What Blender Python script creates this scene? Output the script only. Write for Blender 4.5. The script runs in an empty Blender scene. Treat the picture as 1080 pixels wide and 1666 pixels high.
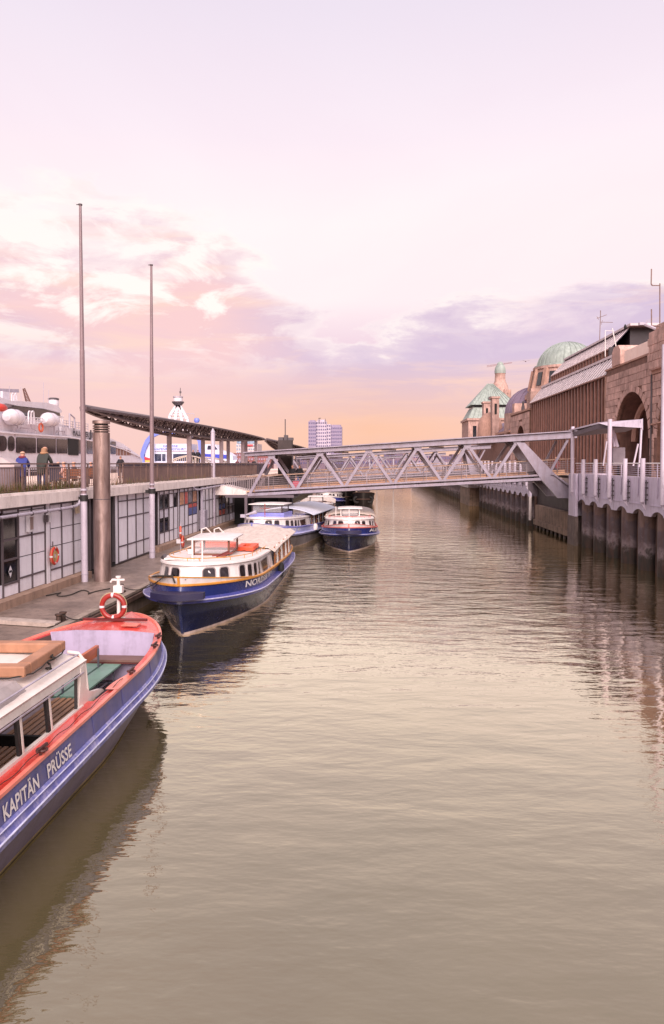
import bpy, math, random
from mathutils import Vector, Matrix, Euler
random.seed(7)
S = bpy.context.scene
C = S.collection
R = math.radians
# ---------------------------------------------------------------- camera
CAMZ, YAW, PITCH, F, UC, VC = 5.6, 2.86, 1.8, 1200.0, 540.0, 791.7
cam = bpy.data.objects.new('camera', bpy.data.cameras.new('camera'))
C.objects.link(cam)
cam.location = (0, 0, CAMZ)
cam.rotation_euler = (R(90 - PITCH), 0, R(YAW))
cam.data.sensor_fit = 'VERTICAL'
cam.data.sensor_height = 36
cam.data.lens = F / 1666 * 36
cam.data.shift_y = -(833 - VC) / 1666
cam.data.clip_end = 6000
cam.data.clip_start = 0.1
S.camera = cam
_M = Euler((R(90 - PITCH), 0, R(YAW))).to_matrix()
def P(u, v, Y):
    "world point on the ray of photo pixel (u,v) at distance Y down the canal"
    d = _M @ Vector(((u - UC) / F, -(v - VC) / F, -1))
    t = Y / d.y
    return Vector((d.x * t, Y, CAMZ + d.z * t))
def proj(p):
    q = _M.transposed() @ (Vector(p) - Vector((0, 0, CAMZ)))
    return UC + F * q.x / -q.z, VC - F * q.y / -q.z
# ---------------------------------------------------------------- world
def lin(c):
    def f(x):
        x = x / 255
        return x / 12.92 if x <= .04045 else ((x + .055) / 1.055) ** 2.4
    return (f(c[0]), f(c[1]), f(c[2]), 1)
class NT:
    def __init__(s, nt): s.nt = nt
    def n(s, typ, **k):
        o = s.nt.nodes.new(typ)
        for a, b in k.items(): setattr(o, a, b)
        return o
    def l(s, a, b): s.nt.links.new(a, b)
    def math(s, op, a, b=None, c=None, clamp=False):
        o = s.n('ShaderNodeMath', operation=op, use_clamp=clamp)
        for i, x in enumerate((a, b, c)):
            if x is None: continue
            if isinstance(x, (int, float)): o.inputs[i].default_value = x
            else: s.l(x, o.inputs[i])
        return o.outputs[0]
    def ramp(s, fac, stops, interp='LINEAR'):
        o = s.n('ShaderNodeValToRGB'); r = o.color_ramp; r.interpolation = interp
        while len(r.elements) < len(stops): r.elements.new(.5)
        for e, (p, c) in zip(r.elements, stops):
            e.position = p; e.color = c if len(c) == 4 else (*c, 1)
        s.l(fac, o.inputs[0]); return o.outputs[0]
    def mix(s, fac, a, b, bt='MIX'):
        o = s.n('ShaderNodeMix', data_type='RGBA', blend_type=bt)
        for i, x in ((0, fac), (6, a), (7, b)):
            if isinstance(x, (int, float)): o.inputs[i].default_value = x
            elif isinstance(x, tuple): o.inputs[i].default_value = x
            else: s.l(x, o.inputs[i])
        return o.outputs[2]
    def noise(s, vec, scale, detail=4, rough=.55, dist=0):
        o = s.n('ShaderNodeTexNoise')
        o.inputs['Scale'].default_value = scale; o.inputs['Detail'].default_value = detail
        o.inputs['Roughness'].default_value = rough; o.inputs['Distortion'].default_value = dist
        if vec is not None: s.l(vec, o.inputs['Vector'])
        return o.outputs['Fac']
    def mapping(s, vec, sc=(1, 1, 1), loc=(0, 0, 0), rot=(0, 0, 0)):
        o = s.n('ShaderNodeMapping'); o.inputs['Scale'].default_value = sc
        o.inputs['Location'].default_value = loc; o.inputs['Rotation'].default_value = rot
        s.l(vec, o.inputs['Vector']); return o.outputs[0]
W = bpy.data.worlds.new('World'); S.world = W; W.use_nodes = True
W.node_tree.nodes.clear(); w = NT(W.node_tree)
SUN_EL, SUN_AZ = 34, 172      # azimuth measured clockwise from +Y (the canal axis)
def build_world():
    sky = w.n('ShaderNodeTexSky', sky_type='NISHITA', sun_disc=False)
    sky.sun_elevation = R(SUN_EL); sky.sun_rotation = R(SUN_AZ)
    tc = w.n('ShaderNodeTexCoord'); sep = w.n('ShaderNodeSeparateXYZ'); w.l(tc.outputs['Generated'], sep.inputs[0])
    x, y, z = sep.outputs
    h = w.math('SQRT', w.math('ADD', w.math('MULTIPLY', x, x), w.math('MULTIPLY', y, y)))
    t = w.math('DIVIDE', z, w.math('MAXIMUM', h, .02))          # tangent of the elevation
    t = w.math('MINIMUM', w.math('MAXIMUM', t, -.5), 4)
    az = w.math('DIVIDE', w.math('ARCTAN2', x, y), 1.0)
    # softly periodic direction so that nothing jumps behind the viewer
    comb = w.n('ShaderNodeCombineXYZ')
    w.l(w.math('DIVIDE', x, w.math('MAXIMUM', h, .02)), comb.inputs[0]); w.l(w.math('DIVIDE', y, w.math('MAXIMUM', h, .02)), comb.inputs[1]); w.l(t, comb.inputs[2])
    vec = comb.outputs[0]
    base = w.ramp(w.math('DIVIDE', t, 1.6), [(0, lin((250, 204, 184))), (.03, lin((250, 208, 196))), (.065, lin((240, 206, 216))), (.10, lin((246, 218, 228))),
        (.135, (1.09, .94, .93, 1)), (.20, (1.10, .94, .94, 1)), (.27, (.99, .86, .93, 1)), (.38, lin((240, 228, 242))), (.8, lin((234, 225, 240)))])
    big = w.noise(w.mapping(vec, (1.1, 1.1, 2.2), (3, 1, 7)), 1, 5, .5, .6)
    base = w.mix(w.math('MULTIPLY', w.ramp(big, [(.42, (0, 0, 0)), (.66, (1, 1, 1))]), .35), base, lin((240, 212, 228)))
    # the cloud bank: a ragged top edge, higher to the left, and again a little to the right
    azn = w.math('ADD', w.math('MULTIPLY', az, .8), .5)
    wob = w.noise(w.mapping(vec, (5, 5, 16)), 1, 9, .62, .25)
    wob2 = w.noise(w.mapping(vec, (2.2, 2.2, 4), (4, 2, 0)), 1, 3, .5)
    edge = w.ramp(azn, [(0, (.30,) * 3), (.16, (.31,) * 3), (.26, (.325,) * 3), (.345, (.31,) * 3), (.40, (.235,) * 3), (.46, (.175,) * 3), (.52, (.180,) * 3), (.60, (.210,) * 3), (.75, (.235,) * 3), (1, (.25,) * 3)])
    e = w.math('ADD', edge, w.math('MULTIPLY', w.math('SUBTRACT', wob, .5), .22))
    e = w.math('ADD', e, w.math('MULTIPLY', w.math('SUBTRACT', wob2, .5), .10))
    m = w.math('SUBTRACT', e, t)                                # >0 inside the bank
    rightness = w.ramp(azn, [(.34, (0, 0, 0)), (.5, (1, 1, 1))])
    softl = w.math('MULTIPLY_ADD', rightness, 3.6, 3.4)
    mm = w.math('MULTIPLY_ADD', m, softl, .1, clamp=True)
    inner = w.mix(rightness, lin((252, 210, 210)), lin((220, 198, 222)))
    c1 = w.ramp(mm, [(.07, (0, 0, 0)), (.16, (.45,) * 3), (.28, (.85,) * 3), (.42, (1, 1, 1))])
    rim = w.ramp(mm, [(.04, (0, 0, 0)), (.13, (1,) * 3), (.22, (.25,) * 3), (.36, (0, 0, 0))])
    rimp = w.noise(w.mapping(vec, (6, 6, 6), (2, 7, 1)), 1, 4, .6)
    rim = w.math('MULTIPLY', rim, w.ramp(rimp, [(.38, (.15,) * 3), (.62, (1,) * 3)]))
    st = w.noise(w.mapping(vec, (4.5, 4.5, 34), (0, 0, 3)), 1, 9, .6, .5)
    st2 = w.noise(w.mapping(vec, (2.4, 2.4, 13), (5, 0, 1)), 1, 7, .55, .4)
    puff = w.noise(w.mapping(vec, (9, 9, 22), (1, 4, 3)), 1, 8, .62, .5)
    inner = w.mix(w.math('MULTIPLY', w.ramp(st2, [(.42, (0, 0, 0)), (.64, (1, 1, 1))]), w.math('MULTIPLY_ADD', rightness, .35, .55)), inner, lin((220, 197, 220)))
    inner = w.mix(w.ramp(st, [(.50, (0, 0, 0)), (.68, (.85,) * 3)]), inner, lin((255, 218, 206)))
    lf = w.math('SUBTRACT', 1, rightness)
    inner = w.mix(w.math('MULTIPLY', w.math('MULTIPLY', w.ramp(puff, [(.47, (0, 0, 0)), (.58, (1, 1, 1))]), w.ramp(t, [(.10, (0,) * 3), (.20, (1,) * 3)])), w.math('MULTIPLY_ADD', lf, .78, .2)), inner, (1.12, .98, .92, 1))
    low = w.ramp(t, [(.0, (1, 1, 1)), (.05, (.9,) * 3), (.14, (0, 0, 0))])
    low = w.math('MULTIPLY', low, w.math('MULTIPLY_ADD', st2, 1.2, .35, clamp=True))
    ctr = w.ramp(azn, [(.25, (0, 0, 0)), (.5, (1, 1, 1)), (.68, (.5,) * 3)])
    inner = w.mix(low, inner, w.mix(ctr, lin((250, 206, 198)), lin((255, 198, 164))))
    col = w.mix(c1, base, inner)
    col = w.mix(w.math('MULTIPLY', rim, .8), col, (1.1, 1.0, .94, 1))
    # the glow of the horizon goes down to the ground line only
    bg = w.n('ShaderNodeBackground'); w.l(col, bg.inputs[0]); bg.inputs[1].default_value = .86
    bn = w.n('ShaderNodeBackground'); w.l(sky.outputs[0], bn.inputs[0]); bn.inputs[1].default_value = .05
    mx = w.n('ShaderNodeMixShader'); mx.inputs[0].default_value = .06; w.l(bg.outputs[0], mx.inputs[1]); w.l(bn.outputs[0], mx.inputs[2])
    out = w.n('ShaderNodeOutputWorld'); w.l(mx.outputs[0], out.inputs[0])
build_world()
sl = bpy.data.lights.new('sun', 'SUN'); sl.energy = 4.6; sl.angle = R(45); sl.color = (1, .84, .80)
so = bpy.data.objects.new('sun', sl); C.objects.link(so)
so.rotation_euler = Vector((math.sin(R(SUN_AZ)) * math.cos(R(SUN_EL)), math.cos(R(SUN_AZ)) * math.cos(R(SUN_EL)), math.sin(R(SUN_EL)))).to_track_quat('Z', 'Y').to_euler()
vs = S.view_settings
S.display_settings.display_device = 'sRGB'
vs.view_transform = 'Standard'; vs.look = 'None'; vs.gamma = 1; vs.use_curve_mapping = False; vs.exposure = 0.30
S.render.engine = 'CYCLES'; S.cycles.max_bounces = 6; S.cycles.caustics_reflective = False; S.cycles.caustics_refractive = False
# ---------------------------------------------------------------- materials
_mats = {}
def mat(name, rgb, rough=.6, metal=0, var=.18, scale=1.5, dirt=.0, dirtcol=(60, 50, 42), bump=0, bscale=20, rnd=0, stretch=(1, 1, 1), spec=.5, coat=0, alpha=None, objrnd=0):
    if name in _mats: return _mats[name]
    m = bpy.data.materials.new(name); m.use_nodes = True; n = NT(m.node_tree)
    b = m.node_tree.nodes['Principled BSDF']
    geo = n.n('ShaderNodeNewGeometry'); pos = n.mapping(geo.outputs['Position'], stretch)
    base = lin(rgb)
    f1 = n.noise(pos, scale, 5, .6)
    dark = tuple(c * (1 - var * 1.3) for c in base[:3]) + (1,); light = tuple(min(1, c * (1 + var)) for c in base[:3]) + (1,)
    col = n.ramp(f1, [(.32, dark), (.68, light)])
    if dirt:
        f2 = n.noise(n.mapping(geo.outputs['Position'], (1.7, 1.7, .35)), 2.2, 6, .65, .4)
        f3 = n.noise(geo.outputs['Position'], 14, 4, .6)
        ff = n.math('ADD', n.math('MULTIPLY', f2, .75), n.math('MULTIPLY', f3, .25))
        col = n.mix(n.math('MULTIPLY', n.ramp(ff, [(.46, (0, 0, 0)), (.66, (1, 1, 1))]), dirt), col, lin(dirtcol))
    if objrnd:
        oi = n.n('ShaderNodeObjectInfo')
        g = n.math('MULTIPLY_ADD', oi.outputs['Random'], objrnd * 2, 1 - objrnd)
        cc = n.n('ShaderNodeCombineColor'); [n.l(g, cc.inputs[i]) for i in range(3)]
        col = n.mix(1.0, col, cc.outputs[0], 'MULTIPLY')
    n.l(col, b.inputs['Base Color'])
    b.inputs['Metallic'].default_value = metal
    n.l(n.math('MULTIPLY_ADD', n.noise(pos, scale * 4, 3), .24, rough - .12, clamp=True), b.inputs['Roughness'])
    b.inputs['Specular IOR Level'].default_value = spec
    if coat: b.inputs['Coat Weight'].default_value = coat
    if bump:
        bp = n.n('ShaderNodeBump'); bp.inputs['Strength'].default_value = bump; bp.inputs['Distance'].default_value = .02
        n.l(n.noise(pos, bscale, 5, .6), bp.inputs['Height']); n.l(bp.outputs[0], b.inputs['Normal'])
    _mats[name] = m; return m
def glass(name, rgb=(26, 26, 30), rough=.05):
    return mat(name, rgb, rough + .08, 0, .5, .9, spec=.9)
# ---------------------------------------------------------------- mesh builder
class MB:
    def __init__(s): s.v, s.f, s.m = [], [], []
    def add(s, vs, fs, mi=0):
        o = len(s.v); s.v += [tuple(p) for p in vs]; s.f += [tuple(i + o for i in f) for f in fs]; s.m += [mi] * len(fs); return s
    def box(s, c, d, rz=0, mi=0, rot=None):
        hx, hy, hz = d[0] / 2, d[1] / 2, d[2] / 2
        M = rot if rot is not None else Matrix.Rotation(rz, 3, 'Z'); c = Vector(c)
        vs = [c + M @ Vector((x, y, z)) for z in (-hz, hz) for y in (-hy, hy) for x in (-hx, hx)]
        return s.add(vs, [(0, 2, 3, 1), (4, 5, 7, 6), (0, 1, 5, 4), (2, 6, 7, 3), (0, 4, 6, 2), (1, 3, 7, 5)], mi)
    def b2(s, a, b, mi=0):
        return s.box([(a[i] + b[i]) / 2 for i in range(3)], [abs(b[i] - a[i]) for i in range(3)], 0, mi)
    def beam(s, a, b, wd, ht=None, mi=0, up=(0, 0, 1)):
        a, b = Vector(a), Vector(b); ht = ht or wd; d = (b - a)
        if d.length < 1e-6: return s
        z = d.normalized(); u = Vector(up)
        if abs(z.dot(u)) > .99: u = Vector((0, 1, 0))
        x = u.cross(z).normalized(); y = z.cross(x)
        vs = [p + x * sx * wd / 2 + y * sy * ht / 2 for p in (a, b) for sy in (-1, 1) for sx in (-1, 1)]
        return s.add(vs, [(0, 2, 3, 1), (4, 5, 7, 6), (0, 1, 5, 4), (2, 6, 7, 3), (0, 4, 6, 2), (1, 3, 7, 5)], mi)
    def cyl(s, a, b, r, r2=None, n=10, mi=0, caps=True):
        a, b = Vector(a), Vector(b); r2 = r if r2 is None else r2; z = (b - a).normalized()
        u = Vector((0, 0, 1)) if abs(z.z) < .95 else Vector((0, 1, 0)); x = u.cross(z).normalized(); y = z.cross(x)
        vs = []
        for p, q in ((a, r), (b, r2)): vs += [p + (x * math.cos(2 * math.pi * i / n) + y * math.sin(2 * math.pi * i / n)) * q for i in range(n)]
        fs = [(i, (i + 1) % n, n + (i + 1) % n, n + i) for i in range(n)]
        if caps: fs += [tuple(range(n))[::-1], tuple(range(n, 2 * n))]
        return s.add(vs, fs, mi)
    def tube(s, pts, r, n=7, mi=0, closed=False):
        pts = [Vector(p) for p in pts]; N = len(pts); vs = []
        px = None
        for i, p in enumerate(pts):
            t = (pts[(i + 1) % N] - pts[i - 1]) if closed else (pts[min(i + 1, N - 1)] - pts[max(i - 1, 0)])
            t.normalize(); u = px if px is not None else (Vector((0, 0, 1)) if abs(t.z) < .9 else Vector((0, 1, 0)))
            x = (u - t * u.dot(t))
            if x.length < 1e-4: x = Vector((1, 0, 0))
            x.normalize(); px = x; y = t.cross(x)
            vs += [p + (x * math.cos(2 * math.pi * k / n) + y * math.sin(2 * math.pi * k / n)) * r for k in range(n)]
        fs = [(i * n + k, i * n + (k + 1) % n, ((i + 1) % N) * n + (k + 1) % n, ((i + 1) % N) * n + k) for i in range(N if closed else N - 1) for k in range(n)]
        if not closed: fs += [tuple(range(n))[::-1], tuple(range((N - 1) * n, N * n))]
        return s.add(vs, fs, mi)
    def grid(s, rows, mi=0, cu=False, cv=False):
        nr, nc = len(rows), len(rows[0]); vs = [p for r in rows for p in r]
        fs = [(i * nc + j, i * nc + (j + 1) % nc, ((i + 1) % nr) * nc + (j + 1) % nc, ((i + 1) % nr) * nc + j) for i in range(nr if cu else nr - 1) for j in range(nc if cv else nc - 1)]
        return s.add(vs, fs, mi)
    def poly(s, pts, mi=0): return s.add(pts, [tuple(range(len(pts)))], mi)
    def prism(s, pts, off, mi=0):
        off = Vector(off); n = len(pts); pts = [Vector(p) for p in pts]
        return s.add(pts + [p + off for p in pts], [tuple(range(n))[::-1], tuple(range(n, 2 * n))] + [(i, (i + 1) % n, n + (i + 1) % n, n + i) for i in range(n)], mi)
    def lathe(s, prof, c=(0, 0, 0), n=20, mi=0, a0=0, a1=2 * math.pi):
        full = abs(a1 - a0 - 2 * math.pi) < 1e-6; c = Vector(c)
        rows = [[c + Vector((r * math.cos(a0 + (a1 - a0) * k / n), r * math.sin(a0 + (a1 - a0) * k / n), z)) for k in range(n if full else n + 1)] for r, z in prof]
        return s.grid(rows, mi, cv=full)
    def torus(s, c, R_, r, axis='Y', n=28, k=10, mi=0, a0=0, a1=2 * math.pi):
        c = Vector(c); full = abs(a1 - a0 - 2 * math.pi) < 1e-6; rows = []
        for i in range(n if full else n + 1):
            a = a0 + (a1 - a0) * i / n; row = []
            for j in range(k):
                b = 2 * math.pi * j / k; q = (R_ + r * math.cos(b)); p = (q * math.cos(a), r * math.sin(b), q * math.sin(a))
                if axis == 'X': p = (p[1], p[0], p[2])
                if axis == 'Z': p = (p[0], p[2], p[1])
                row.append(c + Vector(p))
            rows.append(row)
        return s.grid(rows, mi, cu=full, cv=True)
    def build(s, name, mats, parent=None, world=False, smooth=True, ang=40):
        me = bpy.data.meshes.new(name); vs = s.v
        if world and parent is not None:
            Mi = parent_matrix(parent).inverted(); vs = [tuple(Mi @ Vector(p)) for p in vs]
        me.from_pydata(vs, [], s.f)
        if not isinstance(mats, (list, tuple)): mats = [mats]
        for m in mats: me.materials.append(m)
        me.polygons.foreach_set('material_index', s.m)
        import bmesh
        bm = bmesh.new(); bm.from_mesh(me); bmesh.ops.recalc_face_normals(bm, faces=bm.faces); bm.to_mesh(me); bm.free()
        if smooth:
            me.polygons.foreach_set('use_smooth', [True] * len(me.polygons)); me.set_sharp_from_angle(angle=R(ang))
        me.update()
        o = bpy.data.objects.new(name, me); C.objects.link(o)
        if parent is not None: o.parent = parent
        return o
def parent_matrix(p):
    M = Matrix.LocRotScale(p.location, p.rotation_euler, p.scale)
    return parent_matrix(p.parent) @ M if p.parent else M
def thing(name, label, cat, loc=(0, 0, 0), rz=0, group=None):
    o = bpy.data.objects.new(name, None); C.objects.link(o); o.empty_display_size = .2
    o.location = loc; o.rotation_euler = (0, 0, rz); return tag(o, label, cat, group)
def tag(o, label, cat, group=None):
    o['label'] = label; o['category'] = cat
    if group: o['group'] = group
    return o
def struct(o): o['kind'] = 'structure'; return o
def stuff(o): o['kind'] = 'stuff'; return o
def inst(name, me, parent, loc, sc=(1, 1, 1), rot=(0, 0, 0), world=False):
    o = bpy.data.objects.new(name, me); C.objects.link(o); o.parent = parent
    if world: loc = parent_matrix(parent).inverted() @ Vector(loc)
    o.location = loc; o.scale = sc; o.rotation_euler = rot; return o
def copy_thing(src, loc=None, rz=None, label=None, group=None):
    def cp(o, par):
        c = o.copy(); C.objects.link(c); c.parent = par
        for ch in list(o.children): cp(ch, c)
        return c
    c = cp(src, None)
    if loc is not None: c.location = loc
    if rz is not None: c.rotation_euler = (0, 0, rz)
    if label: c['label'] = label
    if group: c['group'] = group
    return c
def unit_mesh(name, m, bev=0):
    mb = MB(); mb.box((0, 0, 0), (1, 1, 1)); o = mb.build(name, m, None, smooth=False); me = o.data; bpy.data.objects.remove(o); return me
def text_mesh(txt, size, bold=0.0, align='LEFT', space=1.0, shear=0):
    cu = bpy.data.curves.new('t', 'FONT'); cu.body = txt; cu.size = size; cu.offset = bold; cu.align_x = align; cu.space_character = space; cu.resolution_u = 3; cu.shear = shear
    o = bpy.data.objects.new('t', cu); C.objects.link(o)
    dg = bpy.context.evaluated_depsgraph_get(); dg.update(); me = o.evaluated_get(dg).to_mesh()
    vs = [v.co.copy() for v in me.vertices]; fs = [tuple(p.vertices) for p in me.polygons]
    o.evaluated_get(dg).to_mesh_clear(); bpy.data.objects.remove(o); return vs, fs
def skin(name, joints, edges, m, parent, sub=2, root=0):
    "continuous organic body: joints = [(xyz, rx, ry)], grown with a skin modifier"
    me = bpy.data.meshes.new(name); me.from_pydata([j[0] for j in joints], edges, []); me.update()
    o = bpy.data.objects.new(name, me); C.objects.link(o)
    md = o.modifiers.new('s', 'SKIN'); md.use_smooth_shade = True
    for i, j in enumerate(joints):
        sv = me.skin_vertices[0].data[i]; sv.radius = (j[1], j[2] if len(j) > 2 else j[1]); sv.use_root = (i == root)
    sb = o.modifiers.new('u', 'SUBSURF'); sb.levels = sub; sb.render_levels = sub
    dg = bpy.context.evaluated_depsgraph_get(); dg.update()
    nm = bpy.data.meshes.new_from_object(o.evaluated_get(dg)); bpy.data.objects.remove(o); bpy.data.meshes.remove(me)
    nm.name = name; nm.materials.clear(); nm.materials.append(m)
    nm.polygons.foreach_set('use_smooth', [True] * len(nm.polygons))
    r = bpy.data.objects.new(name, nm); C.objects.link(r)
    if parent is not None: r.parent = parent
    return r
# palette (real base colours)
WHITE = mat('white_paint', (216, 212, 216), .4, var=.05, dirt=.35, dirtcol=(140, 125, 118))
WPANEL = mat('white_wall_panel', (232, 228, 234), .35, var=.04, scale=.6, dirt=.22, dirtcol=(150, 138, 140), objrnd=.05)
STEEL = mat('pale_grey_steel', (176, 168, 180), .45, .1, var=.08, dirt=.35, dirtcol=(110, 95, 92))
STEELD = mat('dark_grey_steel', (84, 76, 80), .5, .2, var=.15, dirt=.3)
MULL = mat('grey_mullion', (96, 86, 90), .5, .2, var=.1, dirt=.3)
BLACK = mat('black_void', (22, 19, 18), .8, var=.3)
GLASS = glass('dark_glass')
CONC = mat('concrete', (150, 138, 128), .85, var=.15, dirt=.6, dirtcol=(80, 66, 54), bump=.5)
CONCL = mat('pale_concrete', (226, 214, 208), .8, var=.06, dirt=.35, dirtcol=(120, 96, 80), bump=.3)
RUST = mat('rusty_steel', (90, 66, 56), .8, var=.3, dirt=.5, dirtcol=(50, 34, 28), bump=.6)
BROWN = mat('varnished_wood', (140, 86, 56), .45, var=.2, scale=6, stretch=(1, 1, 6))
ROPE = mat('dark_rope', (48, 42, 38), .9)
RED = mat('red_paint', (205, 62, 52), .3, var=.08, dirt=.35, dirtcol=(150, 70, 60), coat=.3)
ORANGE = mat('orange_paint', (222, 84, 48), .45, var=.1, dirt=.2)
# ================================================================ water
def water_mat():
    m = bpy.data.materials.new('murky_harbour_water'); m.use_nodes = True; m.node_tree.nodes.clear(); n = NT(m.node_tree)
    geo = n.n('ShaderNodeNewGeometry'); pos = geo.outputs['Position']
    silt = n.noise(n.mapping(pos, (.25, .12, 1), rot=(0, 0, .3)), 1, 4, .5, .5)
    dif = n.n('ShaderNodeBsdfDiffuse'); n.l(n.ramp(silt, [(.3, (.080, .064, .030, 1)), (.7, (.115, .094, .046, 1))]), dif.inputs[0])
    gl = n.n('ShaderNodeBsdfGlossy'); gl.inputs['Roughness'].default_value = .035; gl.inputs[0].default_value = (1, .93, .74, 1)
    sep = n.n('ShaderNodeSeparateXYZ'); n.l(pos, sep.inputs[0])
    patch = n.noise(n.mapping(pos, (.10, .05, 1), rot=(0, 0, .5)), 1, 4, .55, .8)
    # calm near the boats in front, chop farther out and towards the quay
    far = n.math('MULTIPLY_ADD', n.math('ADD', n.math('ADD', sep.outputs[1], n.math('MULTIPLY', sep.outputs[0], .35)), n.math('MULTIPLY', patch, 8)), .11, -2.75, clamp=True)
    side = n.math('MULTIPLY_ADD', sep.outputs[0], -.15, 1.45, clamp=True)
    far = n.math('MULTIPLY', far, n.math('MAXIMUM', side, .16))
    calmside = n.math('MULTIPLY_ADD', n.math('MAXIMUM', side, .0), .8, .2)
    dist = n.math('MULTIPLY_ADD', sep.outputs[1], -.022, 2.0, clamp=True)
    far = n.math('MULTIPLY_ADD', n.math('MULTIPLY', far, n.math('MAXIMUM', dist, .22)), .96, .04)
    w1 = n.noise(n.mapping(pos, (.45, 1.0, 1), rot=(0, 0, -.3)), 1, 4, .5, .15)
    w2 = n.noise(n.mapping(pos, (.55, 1.35, 1), rot=(0, 0, .2)), 1, 4, .55, .3)
    w3 = n.noise(n.mapping(pos, (6, 12, 1)), 1, 2, .5)
    w4 = n.noise(n.mapping(pos, (1.1, 2.4, 1), rot=(0, 0, -.45)), 1, 4, .55, .2)
    w1 = n.math('MULTIPLY_ADD', w4, .28, w1)
    calm = n.math('ADD', n.math('MULTIPLY', n.math('MULTIPLY', w1, calmside), .040), n.math('MULTIPLY', w3, .0010))
    rough = n.math('ADD', n.math('MULTIPLY', w2, .19), n.math('MULTIPLY', w3, .003))
    hgt = n.math('ADD', calm, n.math('MULTIPLY', rough, far))
    bp = n.n('ShaderNodeBump'); bp.inputs['Strength'].default_value = 1; bp.inputs['Distance'].default_value = 1.0
    n.l(hgt, bp.inputs['Height']); n.l(bp.outputs[0], gl.inputs['Normal'])
    fr = n.n('ShaderNodeFresnel'); fr.inputs[0].default_value = 1.33; n.l(bp.outputs[0], fr.inputs['Normal'])
    fac = n.math('MULTIPLY_ADD', fr.outputs[0], 3.3, .13, clamp=True); fac = n.math('MINIMUM', fac, .92)
    mx = n.n('ShaderNodeMixShader'); n.l(fac, mx.inputs[0]); n.l(dif.outputs[0], mx.inputs[1]); n.l(gl.outputs[0], mx.inputs[2])
    o = n.n('ShaderNodeOutputMaterial'); n.l(mx.outputs[0], o.inputs[0])
    return m
mb = MB(); mb.poly([(-2500, -60, 0), (2500, -60, 0), (2500, 3000, 0), (-2500, 3000, 0)])
struct(mb.build('water', water_mat(), smooth=False))
mb = MB(); mb.poly([(-2600, -70, -3.5), (2600, -70, -3.5), (2600, 3100, -3.5), (-2600, 3100, -3.5)])
struct(mb.build('river_bed', mat('mud', (70, 58, 40), .9)))
# ================================================================ left: pontoon, promenade
def XW(y): return -12.5 + .036 * (y - 24)          # line of the white panel wall
WANG = math.atan(.036)
def Yw(u, off=0):                                    # where the sight line of photo column u meets that line
    d = _M @ Vector(((u - UC) / F, 0, -1)); k = d.x / d.y
    return (-12.5 + off - .036 * 24) / (k - .036)
def XE(y): return XW(y) + 3.55                       # pontoon edge
Y0, Y1 = 6, 62
mb = MB()
mb.prism([(XW(Y0) - .3, Y0, .7), (XE(Y0), Y0, .7), (XE(Y1), Y1, .7), (XW(Y1) - .3, Y1, .7)], (0, 0, -1.4))
struct(mb.build('pontoon_deck', mat('dark_wet_deck', (134, 116, 106), .5, var=.25, scale=.8, dirt=.65, dirtcol=(70, 58, 52), bump=.4)))
mb = MB(); mb.prism([(XE(Y0) - .22, Y0, .704), (XE(Y0) + .05, Y0, .704), (XE(Y1) + .05, Y1, .704), (XE(Y1) - .22, Y1, .704)], (0, 0, .09))
mb.prism([(XE(Y0) + .01, Y0, .5), (XE(Y0) + .14, Y0, .5), (XE(Y1) + .14, Y1, .5), (XE(Y1) + .01, Y1, .5)], (0, 0, .16), 1)
struct(mb.build('pontoon_kerb', [mat('worn_kerb', (150, 134, 122), .8, var=.2, dirt=.7, dirtcol=(84, 70, 62)), RUST]))
mb = MB()                                             # plinth step at the foot of the wall
for a, b in ((Y0, Yw(134)), (Yw(247), 61)):
    mb.prism([(XW(a) - .1, a, .7), (XW(a) + .38, a, .7), (XW(b) + .38, b, .7), (XW(b) - .1, b, .7)], (0, 0, .28))
struct(mb.build('wall_plinth', mat('tan_plinth', (158, 130, 112), .8, var=.1, dirt=.4)))
# promenade slab above
YP = 165
mb = MB()
mb.prism([(XW(Y0) - .02, Y0, 4.42), (XW(72) - .02, 72, 4.42), (-12.2, YP, 4.42), (-33, YP, 4.42), (-31.5, 40, 4.42), (-31.5, Y0, 4.42)], (0, 0, -.3))
struct(mb.build('promenade_deck', mat('promenade_paving', (232, 206, 190), .85, var=.07, scale=.7, dirt=.2)))
mb = MB()
mb.prism([(XW(Y0) - .3, Y0, -.6), (XW(72) - .3, 72, -.6), (-12.6, YP, -.6), (-33, YP, -.6), (-31, 40, -.6), (-31, Y0, -.6)], (0, 0, 4.7))
struct(mb.build('pontoon_hull', mat('dark_backing', (60, 52, 52), .8)))
# ================================================================ white panel wall
wall = thing('panel_wall', 'long white panelled pontoon building wall with dark grid of mullions along the left quay', 'wall', (XW(30), 30, .7))
UB = unit_mesh('wall_panel', WPANEL); UM = unit_mesh('mullion', MULL); UG = unit_mesh('pane', GLASS); UCU = unit_mesh('curtain', mat('pale_blind', (196, 190, 200), .7, objrnd=.2))
UP = {k: unit_mesh('poster', mat('poster_' + k, c, .5, var=.35, scale=7)) for k, c in dict(red=(190, 90, 80), blue=(90, 100, 150), tan=(190, 140, 110), grey=(130, 124, 130)).items()}
ZB, ZT = .98, 4.1
def wp(name, me, ya, yb, z0, z1, off, th):
    yc = (ya + yb) / 2
    return inst(name, me, wall, (XW(yc) + off, yc, (z0 + z1) / 2), (th, (yb - ya) / math.cos(WANG), z1 - z0), (0, 0, -WANG), world=True)
def mull(y, w_=.06, z0=ZB, z1=ZT, th=.12): return wp('mullion', UM, y - w_ / 2, y + w_ / 2, z0, z1, -.02, .07)
def trans(ya, yb, z, h=.06): return wp('transom', UM, ya, yb, z - h / 2, z + h / 2, -.025, .06)
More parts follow.
